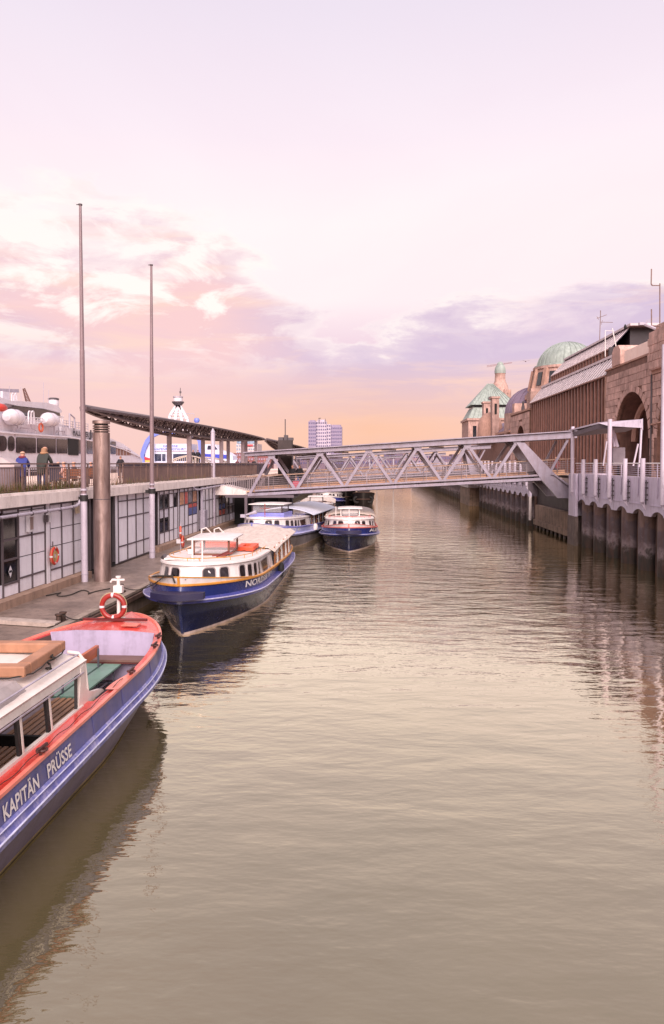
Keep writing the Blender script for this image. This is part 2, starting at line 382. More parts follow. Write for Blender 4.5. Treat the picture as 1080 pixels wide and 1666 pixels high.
def bay(ya, yb, levels, kinds):
    "stack of pieces between mullions; levels = z breaks"
    for (a, b), k in zip(zip(levels[:-1], levels[1:]), kinds):
        a += .018; b -= .018; p = ya + .02; q = yb - .02
        if k == 'p': wp('wall_panel', UB, p, q, a, b, -.05 + random.uniform(-.006, .006), .05)
        elif k == 'g':
            wp('window_pane', UG, p, q, a, b, -.06, .02)
        elif k == 'c':
            wp('window_pane', UG, p, q, a, b, -.09, .02); wp('window_blind', UCU, p + .06, q - .06, a + .05 + random.random() * .2, b, -.055, .02)
        elif k in UP: wp('poster', UP[k], p, q, a, b, -.05, .03)
# segment A
zA = (ZB, 1.52, 2.85, 3.62, ZT)
us = [3, 29, 51, 72.6, 80, 99.6, 118.5, 134]
ys = [Yw(u) for u in us]
pre = [ys[0] - 1.1 * k for k in range(13, 0, -1)]
ally = pre + ys
for y in ally: mull(y)
for i, (a, b) in enumerate(zip(ally[:-1], ally[1:])):
    j = i - len(pre)
    if j < 0: bay(a, b, (ZB, 1.45, 2.3, 3.0, 3.9, ZT), 'pgggp')
    elif j == 0: bay(a, b, (ZB, 1.42, 2.25, 2.95, 3.85, ZT), 'pgggp'); [trans(a, b, z, .07) for z in (1.42, 2.25, 2.95, 3.85)]
    elif j in (1, 2): bay(a, b, (ZB, 1.5, 2.25, 2.98, 3.9, ZT), 'ppppp'); [trans(a, b, z) for z in (1.5, 2.98)]
    elif j == 3: wp('wall_panel', UB, a + .05, b - .05, ZB, ZT, .0, .06)
    else: bay(a, b, (ZB, 1.45, 2.35, 3.05, ZT), 'pppp'); trans(a, b, 1.45)
for a, b in zip(pre[:-1], pre[1:]): [trans(a, b, z, .07) for z in (1.45, 2.3, 3.0, 3.9)]
trans(pre[0], ys[-1], 4.02, .09)
# segment B (the wide sliding panels right of the steel column)
us = [186, 192, 207, 221, 233, 245]; ys = [Yw(u) for u in us]
for y in ys: mull(y, .07, .75)
for k, (a, b) in enumerate(zip(ys[:-1], ys[1:])):
    if k: bay(a, b, (.75, 1.55, 2.95, 3.75, ZT - .05), 'pppp'); [trans(a, b, z) for z in (.78, 1.55, 2.95, 3.75)]
    else: bay(a, b, (.75, 4.05), 'p')
# segment C
usC = [256, 259, 267, 275, 282, 289, 292, 300, 306, 313, 320.5, 323]
ys = [Yw(u) for u in usC]
kC = ['', 'pgcgp', 'pgcgp', 'ppppp', 'pptpp', '', 'pprpp', 'ppaPp', 'paqrP', 'pbqbP', '']
for y in ys: mull(y)
lv = (ZB, 1.62, 2.25, 2.98, 3.8, ZT)
tab = {1: 'pgcgp', 2: 'pgcgp', 3: 'ppppp'}
for i, (a, b) in enumerate(zip(ys[:-1], ys[1:])):
    if i in (0, 5, 10): bay(a, b, (ZB, ZT), 'p'); continue
    if i in (1, 2): bay(a, b, lv, 'pgcgp')
    elif i == 3: bay(a, b, (ZB, 1.62, 3.8, ZT), 'ppp')
    elif i == 4:
        bay(a, b, (ZB, 1.62, 2.95, 3.8, ZT), 'ppgp'); continue
    elif i in (6, 7):
        bay(a, b, (ZB, 1.62, 2.98, 3.8, ZT), 'pppp'); wp('poster', UP['tan' if i == 6 else 'red'], a + .15, b - .15, 3.02, 3.78, -.01, .03)
    elif i in (8, 9):
        bay(a, b, (ZB, 1.62, 2.2, 2.98, 3.8, ZT), 'ppggp')
        wp('poster', UP['blue'], a + .1, b - .1, 2.25, 2.7, -.02, .03); wp('poster', UP['red'], a + .1, b - .1, 2.72, 2.95, -.02, .03); wp('poster', UP['grey' if i == 8 else 'tan'], a + .2, b - .15, 3.05, 3.75, -.02, .03)
    for z in (1.62, 2.98, 3.8): trans(a, b, z, .05)
# segment D
usD = [328, 334, 340, 346, 351, 356, 361, 367, 373, 379, 381.5]
ys = [Yw(u) for u in usD]
for y in ys: mull(y, .09)
for i, (a, b) in enumerate(zip(ys[:-1], ys[1:])):
    if i < 5: bay(a, b, (ZB, 1.62, 2.98, 3.8, ZT), 'pppp'); [trans(a, b, z, .05) for z in (1.62, 2.98)]
    elif i in (5, 6):
        bay(a, b, (ZB, 1.55, ZT), 'pg')
        for k, z in enumerate((1.65, 2.1, 2.55, 3.0, 3.45)):
            wp('poster', UP[('red', 'blue', 'grey', 'tan', 'red')[k]], a + .2, b - .2, z, z + .36, -.03, .03)
    else: bay(a, b, (ZB, 1.55, 2.2, 2.9, 3.6, ZT), ('pgggp', 'pbggp', 'pgcgp')[i % 3].replace('b', 'g')); [trans(a, b, z, .05) for z in (1.55, 2.2, 2.9, 3.6)]
trans(Yw(247), Yw(381), 4.03, .09)
# fascia (white edge of the promenade) in long pieces, with a capstone lip
mb = MB()
UF = unit_mesh('fascia_panel', CONCL); fy = [Y0] + [Yw(u, .2) for u in (62, 130, 157, 181, 243, 300, 345, 382)]
for a, b in zip(fy[:-1], fy[1:]):
    if a == fy[2] and False: continue
    yc = (a + b) / 2
    inst('fascia_panel', UF, wall, (XW(yc) + .16, yc, 4.29), (.34, (b - a) / math.cos(WANG) - .02, .40), (0, 0, -WANG), world=True)
    inst('coping', UF, wall, (XW(yc) + .02, yc, 4.53), (.30, (b - a) / math.cos(WANG) - .015, .07), (0, 0, -WANG), world=True)
# drain pipe under the fascia with brackets and its elbow
pipe = MB()
def PW(y, off, z): return (XW(y) + off, y, z)
ye = Yw(127, .3)
pipe.tube([PW(8, .34, 3.72), PW(ye - 1, .34, 3.83), PW(ye - .35, .34, 3.86), PW(ye - .08, .36, 3.95), PW(ye, .38, 4.12), PW(ye, .38, 4.3)], .062, 9)
pp = pipe.build('drain_pipe', STEEL, wall, world=True)
for k in range(16):
    y = ye - .7 - k * 1.1
    mb = MB(); mb.cyl(PW(y - .02, .34, 3.83 - .008 * (ye - y)), PW(y + .02, .34, 3.83 - .008 * (ye - y)), .078, n=10); mb.build('pipe_bracket', STEELD, wall, world=True)
pipe = MB(); a = Yw(314, .3); b = Yw(365, .3)
pipe.tube([PW(a, .3, 4.1), PW(a + .3, .34, 3.9), PW(a + 1.5, .34, 3.86), PW(b - .4, .34, 3.98), PW(b, .3, 4.1)], .06, 8); pipe.build('drain_pipe', STEEL, wall, world=True)
mb = MB(); mb.cyl(PW(Yw(323), .2, .95), PW(Yw(323), .2, 4.0), .09, n=8); mb.build('downpipe', STEEL, wall, world=True)
mb = MB(); y = Yw(326); mb.box(PW(y, .2, 1.75), (.35, .9, 1.3)); mb.build('meter_cabinet', STEEL, wall, world=True)
# lamps and vents on the wall
def wallbox(u, z, w_, h, m, name, m2=None, off=.08):
    y = Yw(u); mb = MB(); mb.box(PW(y, off, z), (.12, w_, h)); o = mb.build(name, m, wall, world=True)
    if m2: mb = MB(); mb.box(PW(y, off + .062, z), (.02, w_ * .66, h * .74)); mb.build('grille', m2, o, world=True)
wallbox(44.5, 3.42, .36, .62, WHITE, 'vent_box', mat('grille_brown', (140, 120, 114), .6))
wallbox(76, 3.52, .12, .36, WHITE, 'tube_lamp'); wallbox(71, 3.5, .14, .26, STEELD, 'junction_box'); wallbox(122.5, 3.66, .2, .3, mat('cream_box', (206, 186, 160), .6), 'flood_lamp')
# the diamond sign behind the glass near the camera
y = Yw(15); mb = MB(); mb.poly([PW(y - .13, .0, 1.85), PW(y, .0, 2.05), PW(y + .13, .0, 1.85), PW(y, .0, 1.62)]); mb.build('diamond_sticker', WHITE, wall, world=True)
mb = MB(); mb.poly([PW(y - .09, .006, 1.80), PW(y + .09, .006, 1.80), PW(y + .09, .006, 1.88), PW(y - .09, .006, 1.88)]); mb.build('sticker_band', GLASS, wall, world=True)
# things seen inside the glazed bay: a white counter
mb = MB(); mb.box((XW(ys[0]) - .6, 25, 2.6), (.2, .9, .1)); 
# recess behind the column, its shade put in as a black sheet
mb = MB(); a, b = Yw(135), Yw(186)
mb.prism([(XW(a) + .03, a + .02, .72), (XW(b) + .03, b - .06, .72), (XW(b) - .02, b - .06, .72), (XW(a) - .02, a + .02, .72)], (0, 0, 3.35))
mb.build('recess_shade_sheet', BLACK, wall, world=True)
for u_, w_ in ((141, .2), (147, .1), (181, .1)): 
    mb = MB(); y = Yw(u_); mb.box(PW(y, .08, 2.5), (.1, w_, 3.1)); mb.build('mullion', STEELD, wall, world=True)
# end wall with the raking stair stringer, beside the bridge landing
ya = Yw(382); 
mb = MB(); mb.prism([PW(ya, .1, .75), PW(ya + 3.6, .1, .75), PW(ya + 3.6, .1, 4.1), PW(ya, .1, 4.1)], (-.2, 0, 0)); mb.build('end_panel', STEELD, wall, world=True)
mb = MB(); mb.prism([PW(ya + .4, .35, .72), PW(ya + 3.4, .35, .72), PW(ya + 4.0, .35, 3.2), PW(ya + 3.2, .35, 3.2)], (.12, 0, 0)); mb.build('stair_stringer', CONCL, wall, world=True)
# ================================================================ promenade railing
rail = thing('promenade_railing', 'brown steel railing with thin vertical bars along the edge of the left promenade', 'railing', (XW(30) - .08, 30, 4.42))
RMAT = mat('brown_rail', (122, 98, 90), .45, .2, var=.15)
ya, yb = 7, 70
def PR(y, z, off=-.1): return (XW(y) + off, y, z)
mb = MB(); mb.prism([PR(ya, 5.56), PR(ya, 5.56, -.02), PR(yb, 5.56, -.02), PR(yb, 5.56)], (0, 0, .05)); mb.build('handrail', RMAT, rail, world=True)
mb = MB(); mb.prism([PR(ya, 5.42, -.08), PR(ya, 5.42, -.04), PR(yb, 5.42, -.04), PR(yb, 5.42, -.08)], (0, 0, .03)); mb.prism([PR(ya, 4.6, -.08), PR(ya, 4.6, -.04), PR(yb, 4.6, -.04), PR(yb, 4.6, -.08)], (0, 0, .03)); mb.build('lower_rail', RMAT, rail, world=True)
mb = MB(); mb.box((0, 0, 0), (.05, .07, 1.14)); o = mb.build('x', RMAT); PM = o.data; bpy.data.objects.remove(o)
mb = MB(); mb.cyl((0, 0, -.41), (0, 0, .41), .014, n=5, caps=False); o = mb.build('x', RMAT); BM = o.data; bpy.data.objects.remove(o)
y = ya
while y < yb: inst('rail_post', PM, rail, PR(y, 4.99, -.055), world=True); y += 1.9
yn = Yw(0, -.05) - 1.0; ys_ = [yn + .165 * i for i in range(290)]
for y in ys_: inst('baluster', BM, rail, PR(y, 5.01, -.06), world=True)
mb = MB(); y = ys_[-1] + .165
while y < yb: mb.cyl(PR(y, 4.6, -.06), PR(y, 5.42, -.06), .014, n=4, caps=False); y += .165
y = yn
while y > ya: mb.cyl(PR(y, 4.6, -.06), PR(y, 5.42, -.06), .014, n=4, caps=False); y -= .165
stuff(mb.build('balusters', RMAT, rail, world=True))
# second railing with dense mesh infill further along
rail2 = thing('mesh_railing', 'dark mesh railing with steel posts on the promenade beyond the vertical bars', 'railing', (XW(50) - .6, 50, 4.42))
MESH = mat('dark_mesh', (66, 56, 66), .6, .2)
mb = MB(); mb.tube([(XW(40) - 1.6, 40, 5.62), (XW(70) - .5, 70, 5.62), (-11.6, 84, 5.6)], .03, 6); mb.build('handrail', RMAT, rail2, world=True)
def seg(a, b, z0, z1):
    mb = MB(); a = Vector(a); b = Vector(b); L = (b - a).length; n = int(L / .055)
    for i in range(n): p = a.lerp(b, (i + .5) / n); mb.beam((p.x, p.y, z0), (p.x, p.y, z1), .03, .012)
    for k in range(9): z = z0 + (z1 - z0) * k / 8; mb.beam((a.x, a.y, z), (b.x, b.y, z), .012, .02)
    stuff(mb.build('mesh_infill', MESH, rail2, world=True))
seg((XW(40) - 1.6, 40, 0), (XW(70) - .5, 70, 0), 4.5, 5.55); seg((XW(70) - .5, 70, 0), (-11.6, 84, 0), 4.5, 5.55)
for k in range(18):
    t_ = k / 17; y = 40 + 44 * t_; x = (XW(40) - 1.6 + (XW(70) - .5 - XW(40) + 1.6) * (y - 40) / 30) if y < 70 else XW(70) - .5 + (-11.6 - XW(70) + .5) * (y - 70) / 14
    mb = MB(); mb.beam((x, y, 4.42), (x, y, 5.6), .05, .08); mb.build('rail_post', RMAT, rail2, world=True)
# far edge railing of the promenade
rail3 = thing('quay_edge_railing', 'low grey railing on the river side of the promenade in front of the white ship', 'railing', (-30.6, 60, 4.42))
mb = MB()
for z in (4.85, 5.2, 5.5): mb.tube([(-30.8, 30, z), (-31.5, 140, z)], .025, 5)
mb.build('rail_bar', STEEL, rail3, world=True)
for k in range(46): mb = MB(); y = 30 + k * 2.4; mb.beam((-30.8 - .0064 * (y - 30), y, 4.42), (-30.8 - .0064 * (y - 30), y, 5.52), .06); mb.build('rail_post', STEEL, rail3, world=True)
# ================================================================ weeds along the edge
def weeds(name, ya, yb, n, seed, label):
    rr = random.Random(seed); mb = MB()
    for i in range(n):
        y = rr.uniform(ya, yb); x = XW(y) + rr.uniform(-.22, -.02); h = rr.choice((.12, .2, .3, .45)) * rr.uniform(.6, 1.2); a = rr.uniform(0, 6.28); lean = rr.uniform(.05, .35) * h
        w_ = rr.uniform(.006, .014); p = Vector((x, y, 4.5)); t1 = p + Vector((math.cos(a) * lean, math.sin(a) * lean, h)); md = p.lerp(t1, .5) + Vector((0, 0, h * .1)); s_ = Vector((-math.sin(a), math.cos(a), 0)) * w_
        mb.add([p - s_, p + s_, md + s_ * .8, md - s_ * .8, t1], [(0, 1, 2, 3), (3, 2, 4)], rr.choice((0, 0, 1)))
        for k in range(4):
            q = p.lerp(t1, rr.uniform(.3, 1)); b = rr.uniform(0, 6.28); d_ = Vector((math.cos(b), math.sin(b), .5)) * rr.uniform(.02, .05); e_ = Vector((-math.sin(b), math.cos(b), 0)) * .012
            mb.add([q, q + d_ * .5 + e_, q + d_, q + d_ * .5 - e_], [(0, 1, 2, 3)], rr.choice((0, 1, 1)))
    return stuff(tag(mb.build(name, [mat('weed_green', (92, 92, 48), .7), mat('weed_dry', (124, 96, 62), .8)], smooth=False), label, 'weeds'))
weeds('weeds', 20, 31.5, 3000, 3, 'straggly green and brown weeds growing along the promenade edge left of the first flagpole')
weeds('weeds', 33, 52, 700, 4, 'sparse dry weeds along the promenade edge between the flagpoles')
# ================================================================ flagpoles, steel column
POLE = mat('pole_paint', (190, 180, 192), .4, .1, var=.06, dirt=.3, dirtcol=(120, 105, 104))
def flagpole(u0, v0, u1, v1, Y, label, r0, r1, name='flagpole'):
    top = P(u0, v0, Y); bot = P(u1, v1, Y); bot.z = .7
    t = thing(name, label, 'flagpole', bot)
    z1 = 4.35; lean = (top - bot) / (top.z - bot.z)
    def at(z): return bot + lean * (z - bot.z)
    mb = MB(); mb.cyl(at(.7), at(z1), r0, r0, 14); mb.build('lower_tube', POLE, t, world=True)
    mb = MB(); mb.cyl(at(z1), at(z1 + (top.z - z1) * .5), r1, r1 * .93, 14); mb.cyl(at(z1 + (top.z - z1) * .5), top, r1 * .84, r1 * .5, 14); mb.build('mast_tube', mat('mast_backlit_tone', (132, 112, 116), .4, .1, var=.08, dirt=.3), t, world=True)  # upper tube darker than the lower: backlight is put into its colour
    mb = MB(); mb.cyl(at(4.05), at(4.3), r0 * 1.25, n=12); mb.box(at(4.15) + Vector((-.18, 0, 0)), (.3, .16, .16)); mb.build('wall_bracket', mat('black_iron', (34, 30, 30), .6), t, world=True)
    mb = MB(); mb.cyl(at(4.48), at(4.56), r1 * 1.35, n=12); mb.cyl(at(1.0), at(1.04), r0 * 1.1, n=12); mb.build('collar', STEEL, t, world=True)
    mb = MB(); mb.cyl(top, top + Vector((0, 0, .05)), r1 * .8, n=10); mb.beam(top + Vector((-.16, 0, .03)), top + Vector((.02, 0, .03)), .04, .03); mb.build('pulley_cap', STEELD, t, world=True)
    return t
flagpole(130.5, 334, 138, 952, 29.9, 'tallest bare flagpole, left of the stainless steel column', .135, .105)
flagpole(246, 432, 247.5, 909, 37.6, 'second tall bare flagpole, right of the stainless steel column', .15, .11)
b = P(347, 862, 54.0); b.z = .7
t = thing('mooring_post', 'short pale steel post with a conical cap rising past the promenade railing', 'post', b)
mb = MB(); mb.cyl(b, b + Vector((0, 0, 7.2)), .16, n=14); mb.build('post_tube', POLE, t, world=True)
mb = MB(); mb.cyl(b + Vector((0, 0, 7.2)), b + Vector((0, 0, 7.5)), .18, .02, n=14); mb.build('conical_cap', STEEL, t, world=True)
SS = bpy.data.materials.new('brushed_stainless'); SS.use_nodes = True; n = NT(SS.node_tree); bb = SS.node_tree.nodes['Principled BSDF']
g = n.n('ShaderNodeNewGeometry'); q = n.noise(n.mapping(g.outputs['Position'], (3, 3, .8)), 1, 4, .6, .6)
n.l(n.ramp(q, [(.3, lin((132, 112, 106))), (.7, lin((178, 156, 150)))]), bb.inputs['Base Color']); bb.inputs['Metallic'].default_value = .85
n.l(n.math('MULTIPLY_ADD', q, .35, .22), bb.inputs['Roughness'])
c = P(167, 950, 30.2); c.z = .7
t = thing('steel_column', 'thick stainless steel ventilation column with a louvred top in front of the wall', 'column', c)
r = .345; zt = P(167, 686, 30.2).z
mb = MB(); mb.lathe([(r, -.2), (r, zt - 1.2), (r * .86, zt - 1.2)], n=36); mb.build('pipe', SS, t)
mb = MB(); mb.lathe([(r + .004, 3.4), (r + .004, 3.43)], n=36); mb.build('weld_seam', STEELD, t)
mb = MB(); mb.lathe([(r * .8, zt - 1.25), (r * .8, zt - .75)], n=24); mb.build('inner_pipe', BLACK, t)
for k in range(5):
    z = zt - .7 - 1.20 + .62 + k * .098; mb = MB(); mb.lathe([(r * .8, z), (r * 1.0, z - .03), (r * 1.0, z + .018), (r * .8, z + .045)], n=30); mb.build('louvre', SS, t)
mb = MB(); z = zt - .79; mb.lathe([(r * .8, z - .01), (r * 1.04, z), (r * 1.04, z + .12), (r * .95, z + .14), (0, z + .14)], n=36); mb.build('cap', SS, t)
# ================================================================ lifebuoys
def lifebuoy(c, R_, r, axis, label, m=None, bands='white', rz=0, group=None):
    t = thing('lifebuoy', label, 'lifebuoy', c, rz)
    mb = MB(); mb.torus((0, 0, 0), R_, r, axis, 36, 12); mb.build('ring', m or mat('buoy_red', (196, 56, 40), .5, var=.12, dirt=.2), t)
    for k in range(4):
        a = k * math.pi / 2 + .02; mb = MB(); mb.torus((0, 0, 0), R_, r * 1.05, axis, 4, 12, a0=a - .1, a1=a + .1); mb.build('white_band', WHITE, t)
    pts = []
    for i in range(48):
        a = i / 48 * 2 * math.pi; q = R_ + r * (.9 + .35 * abs(math.sin(2 * a)))
        p = (q * math.cos(a), r * .25, q * math.sin(a)); pts.append((p[1], p[0], p[2]) if axis == 'X' else p)
    mb = MB(); mb.tube(pts, .008, 5, closed=True); mb.build('grab_line', mat('pale_rope', (190, 170, 130), .9), t)
    return t
c = PW(Yw(80.5), .16, 2.02)
lb = lifebuoy(c, .30, .062, 'X', 'red lifebuoy with coiled rope hanging low on the white wall under the drain pipe')
mb = MB()
for k in range(9): mb.torus((.03, random.uniform(-.05, .05), random.uniform(-.05, .06)), random.uniform(.13, .2), .012, 'X', 16, 5)
mb.build('rope_coil', mat('tan_rope', (176, 146, 96), .9), lb)
mb = MB(); mb.cyl((-.06, 0, .28), (-.06, 0, .55), .02); mb.build('hook', STEELD, lb)
# standing lifebuoy post beside the middle boat
b = P(294, 905, 38.8); b.z = .7
t = thing('lifebuoy_stand', 'slim post with white lamp box carrying a lifebuoy, behind the middle boat wheelhouse', 'stand', b)
mb = MB(); mb.cyl((0, 0, 0), (0, 0, 1.75), .03); mb.build('post', STEEL, t); mb = MB(); mb.box((-.1, 0, .75), (.22, .16, .22)); mb.build('lamp_box', WHITE, t)
lifebuoy((b.x, b.y - .02, P(294, 866, 38.8).z), .29, .06, 'X', 'red lifebuoy seen edge-on on the slim post behind the middle boat', rz=.25)
lifebuoy((b.x + .12, b.y - .02, P(299, 878, 38.8).z - .1), .29, .06, 'X', 'second red lifebuoy on the slim post, lower and half hidden', rz=.15)
# ================================================================ bollards, plank, hose on the pontoon
BIRON = mat('rusty_bollard', (58, 42, 36), .7, var=.3, dirt=.5, dirtcol=(110, 70, 50))
def bollard(u, v, label):
    Y = 4.9 * F / (v - 754) ; c = P(u, v, Y); 
    for _ in range(3): c = P(u, v, Y); Y *= (CAMZ - .7) / (CAMZ - c.z)
    c = P(u, v, Y); c.z = .7
    t = thing('double_bollard', label, 'bollard', c, 0)
    mb = MB(); mb.box((0, 0, .03), (.3, .62, .06)); mb.build('base_plate', BIRON, t)
    for s_ in (-.16, .16): mb = MB(); mb.lathe([(.085, .06), (.075, .25), (.11, .28), (.11, .32), (0, .33)], (0, s_, 0), 14); mb.build('post', BIRON, t)
    return c
B1 = bollard(99, 1014, 'rusty double bollard on the pontoon nearest the red lifebuoy boat, in front of the plank')
B2 = bollard(194, 965, 'rusty double bollard on the pontoon edge at the foot of the steel column')
a = P(-10, 1021, 22.0); b = P(80, 1021, 21.6); a.z = b.z = .80
mb = MB(); mb.prism([(a.x, a.y - .2, .72), (b.x, b.y - .2, .72), (b.x + .25, b.y - .2, .78), (b.x + .25, b.y - .17, .82), (b.x, b.y - .2, .84), (a.x, a.y - .2, .84)], (0, .42, 0))
tag(mb.build('gangplank', mat('grey_plank', (176, 160, 150), .8, var=.15, scale=4, dirt=.3)), 'pale grey gangplank lying on the pontoon beside the nearest boat', 'plank')
rr = random.Random(2); pts = []
p0 = P(75, 975, 26.5)
for i in range(40): pts.append((p0.x + .045 * i + .1 * math.sin(i * .5), p0.y + .5 * math.sin(i * .35) + i * .03, .73))
mb = MB(); mb.tube(pts, .022, 6); tag(mb.build('hose', ROPE), 'thin dark hose lying in a loop on the pontoon under the wall', 'hose')
# ================================================================ promenade: waste bin, benches
c = P(10, 760, 26.3); c.z = 4.42
t = thing('waste_bin', 'large dark grey waste container with sloping lid on the promenade at the left edge', 'bin', c, .1)
BIN = mat('grey_plastic_bin', (104, 92, 100), .5, var=.1, dirt=.3)
mb = MB(); mb.prism([(-.38, -.38, 0), (.38, -.38, 0), (.42, -.38, 1.05), (-.42, -.38, 1.05)], (0, .76, 0)); mb.build('body', BIN, t)
mb = MB(); mb.prism([(-.44, -.4, 1.05), (.44, -.4, 1.05), (.44, -.4, 1.12), (0, -.4, 1.38), (-.36, -.4, 1.42), (-.44, -.4, 1.3)], (0, .8, 0)); mb.build('lid', mat('pale_lid', (176, 160, 160), .5), t)
mb = MB(); mb.box((-.18, -.41, 1.2), (.2, .02, .1)); mb.build('label_plate', WHITE, t)
def bench(u, Y, rz, label):
    c = P(u, 754, Y); c.z = 4.42; t = thing('bench', label, 'bench', c, rz)
    for k in range(4): mb = MB(); mb.box((0, -.2 + k * .13, .45), (1.8, .1, .04)); mb.build('seat_slat', BROWN, t)
    for k in range(3): mb = MB(); mb.box((0, -.3, .6 + k * .13), (1.8, .03, .1)); mb.build('back_slat', BROWN, t)
    for s_ in (-.7, .7): mb = MB(); mb.beam((s_, -.28, 0), (s_, -.3, .9), .05); mb.beam((s_, .2, 0), (s_, .2, .43), .05); mb.beam((s_, -.28, .42), (s_, .22, .42), .05); mb.build('leg', STEELD, t)
bench(118, 36, 1.2, 'slatted bench on the promenade behind the first flagpole'); bench(150, 42, 1.3, 'slatted bench partly hidden behind the steel column')
# ================================================================ canopies
CAN = mat('canopy_steel', (92, 76, 78), .5, .2, var=.12, dirt=.25)
SOFF = mat('canopy_soffit', (120, 102, 100), .6, var=.15)
def canopy(A, B, zt, depth, halfw, label, ncol, peak=.5, droop=0):
    "lens shaped truss roof running from A to B (plan points), top edge at zt"
    A = Vector((*A, 0)); B = Vector((*B, 0)); ax = (B - A); L = ax.length; ax /= L; pr = Vector((ax.y, -ax.x, 0))
    t = thing('canopy_roof', label, 'canopy', (A + B) / 2 + Vector((0, 0, 4.42)))
    def prof(s): return depth * (max(0, math.sin(math.pi * s ** .85)) ** .9)
    def top(s): return zt + .08 * math.sin(math.pi * s) - droop * s
    def hw(s): return halfw * (.12 + .88 * max(0, math.sin(math.pi * s)) ** .6)
    N = 44; rows = []
    for i in range(N + 1):
        s = i / N; c = A + ax * L * s; z = top(s)
        rows.append([c + pr * hw(s) * q + Vector((0, 0, z - .12 * q * q * 2)) for q in (-1, -.5, 0, .5, 1)] + [c + pr * hw(s) * q + Vector((0, 0, z - .14 - .12 * q * q * 2)) for q in (1, .5, 0, -.5, -1)])
    mb = MB(); mb.grid(rows, cv=True); mb.poly(rows[0]); mb.poly(rows[-1]); mb.build('roof_sheet', CAN, t, world=True)
    for sd in (-1, 1):
        def node(s, low): return A + ax * L * s + pr * sd * hw(s) * .62 + Vector((0, 0, top(s) - .2 - (prof(s) if low else 0)))
        mb = MB(); mb.tube([node(i / N, 1) for i in range(N + 1)], .11, 6); mb.build('bottom_chord', CAN, t, world=True)
        mb = MB(); mb.tube([node(i / N, 0) for i in range(N + 1)], .09, 6); mb.build('top_chord', CAN, t, world=True)
        for i in range(2, N - 2):
            mb = MB(); mb.beam(node(i / N, 0), node((i + 1) / N, 1), .09); mb.build('truss_web', CAN, t, world=True)
            mb = MB(); mb.beam(node(i / N, 1), node((i + 1) / N, 0), .09); mb.build('truss_web', CAN, t, world=True)
    for i in range(2, N - 1, 2):
        s = i / N; mb = MB(); c = A + ax * L * s
        pts = [c + pr * hw(s) * q + Vector((0, 0, top(s) - .3 - prof(s) * (1 - q * q) )) for q in (-.95, -.7, -.4, 0, .4, .7, .95)]
        mb.tube(pts, .06, 5); mb.build('rib', CAN, t, world=True)
    for s in ncol:
        for sd in (-1, 1):
            c = A + ax * L * s + pr * sd * hw(s) * .55; mb = MB(); zb = top(s) - .25 - prof(s) * .9
            mb.box((c.x, c.y, (4.42 + zb) / 2), (.34, .34, zb - 4.42)); mb.build('column', mat('canopy_column', (150, 134, 138), .5, var=.1), t, world=True)
    return t
canopy((-16.9, 43), (-14.3, 100), 9.1, 1.0, 1.7, 'long curved dark steel truss canopy over the promenade, pointed at both ends', (.33, .52, .7, .85))
canopy((-14.0, 101), (-10.5, 150), 9.1, 1.1, 2.0, 'second, farther truss canopy seen beyond the tip of the long one', (.3, .6, .85), droop=1.6)
mb = MB(); c = P(464, 740, 74); mb.cyl((c.x, c.y, 7.5), (c.x, c.y, P(464, 682, 74).z), .05, n=6); mb.build('x', STEELD).name = 'thin_mast'; tag(bpy.data.objects['thin_mast'], 'thin dark mast standing above the landing hut at the bridge end', 'mast')
# dark lift hut at the landing of the bridge
a = P(452, 800, 58); b = P(474, 712, 58)
t = thing('landing_hut', 'dark brown square tower at the left end of the footbridge, topped by rough machinery', 'tower', ((a.x + b.x) / 2, 58.6, .7))
HUT = mat('hut_brown', (60, 48, 46), .7, var=.2)
mb = MB(); mb.b2((-.55, -.5, 0), (.55, .5, b.z - .7 - .2)); mb.build('shaft', HUT, t)
for k, (x, h, w_) in enumerate(((-.35, .25, .4), (.05, .42, .3), (.4, .22, .45))): mb = MB(); mb.box((x, 0, b.z - .7 - .2 + h / 2), (w_, .5, h)); mb.build('machine_box', STEELD, t)
# ================================================================ arched gangway
def gangway(uA, uB, Yg, zk, label):
    a = P(uA, 752, Yg); b = P(uB, 752, Yg); t = thing('arched_gangway', label, 'gangway', ((a.x + b.x) / 2, Yg, 4.42))
    CR = mat('cream_rail', (206, 190, 176), .45)
    def arc(s, dz, dy=0): return Vector((a.x + (b.x - a.x) * s, Yg + dy, 4.5 + zk * math.sin(math.pi * s) ** .8 + dz))
    for dy in (0, 1.6):
        mb = MB(); mb.tube([arc(i / 24, .95, dy) for i in range(25)], .06, 6); mb.build('handrail', CR, t, world=True)
        for i in range(0, 25, 1): mb = MB(); mb.beam(arc(i / 24, 0, dy), arc(i / 24, .95, dy), .03); mb.build('baluster', CR, t, world=True)
    mb = MB(); mb.grid([[arc(i / 24, -.05, -.1), arc(i / 24, -.05, 1.7), arc(i / 24, -.3, 1.7), arc(i / 24, -.3, -.1)] for i in range(25)], cv=True); mb.build('walkway', mat('grey_walkway', (116, 100, 104), .8), t, world=True)
gangway(268, 345, 78, .95, 'nearer hump-backed gangway with cream handrails leading towards the blue-arched ferry')
gangway(296, 372, 84, .85, 'farther hump-backed gangway with cream handrails, right of the nearer one')
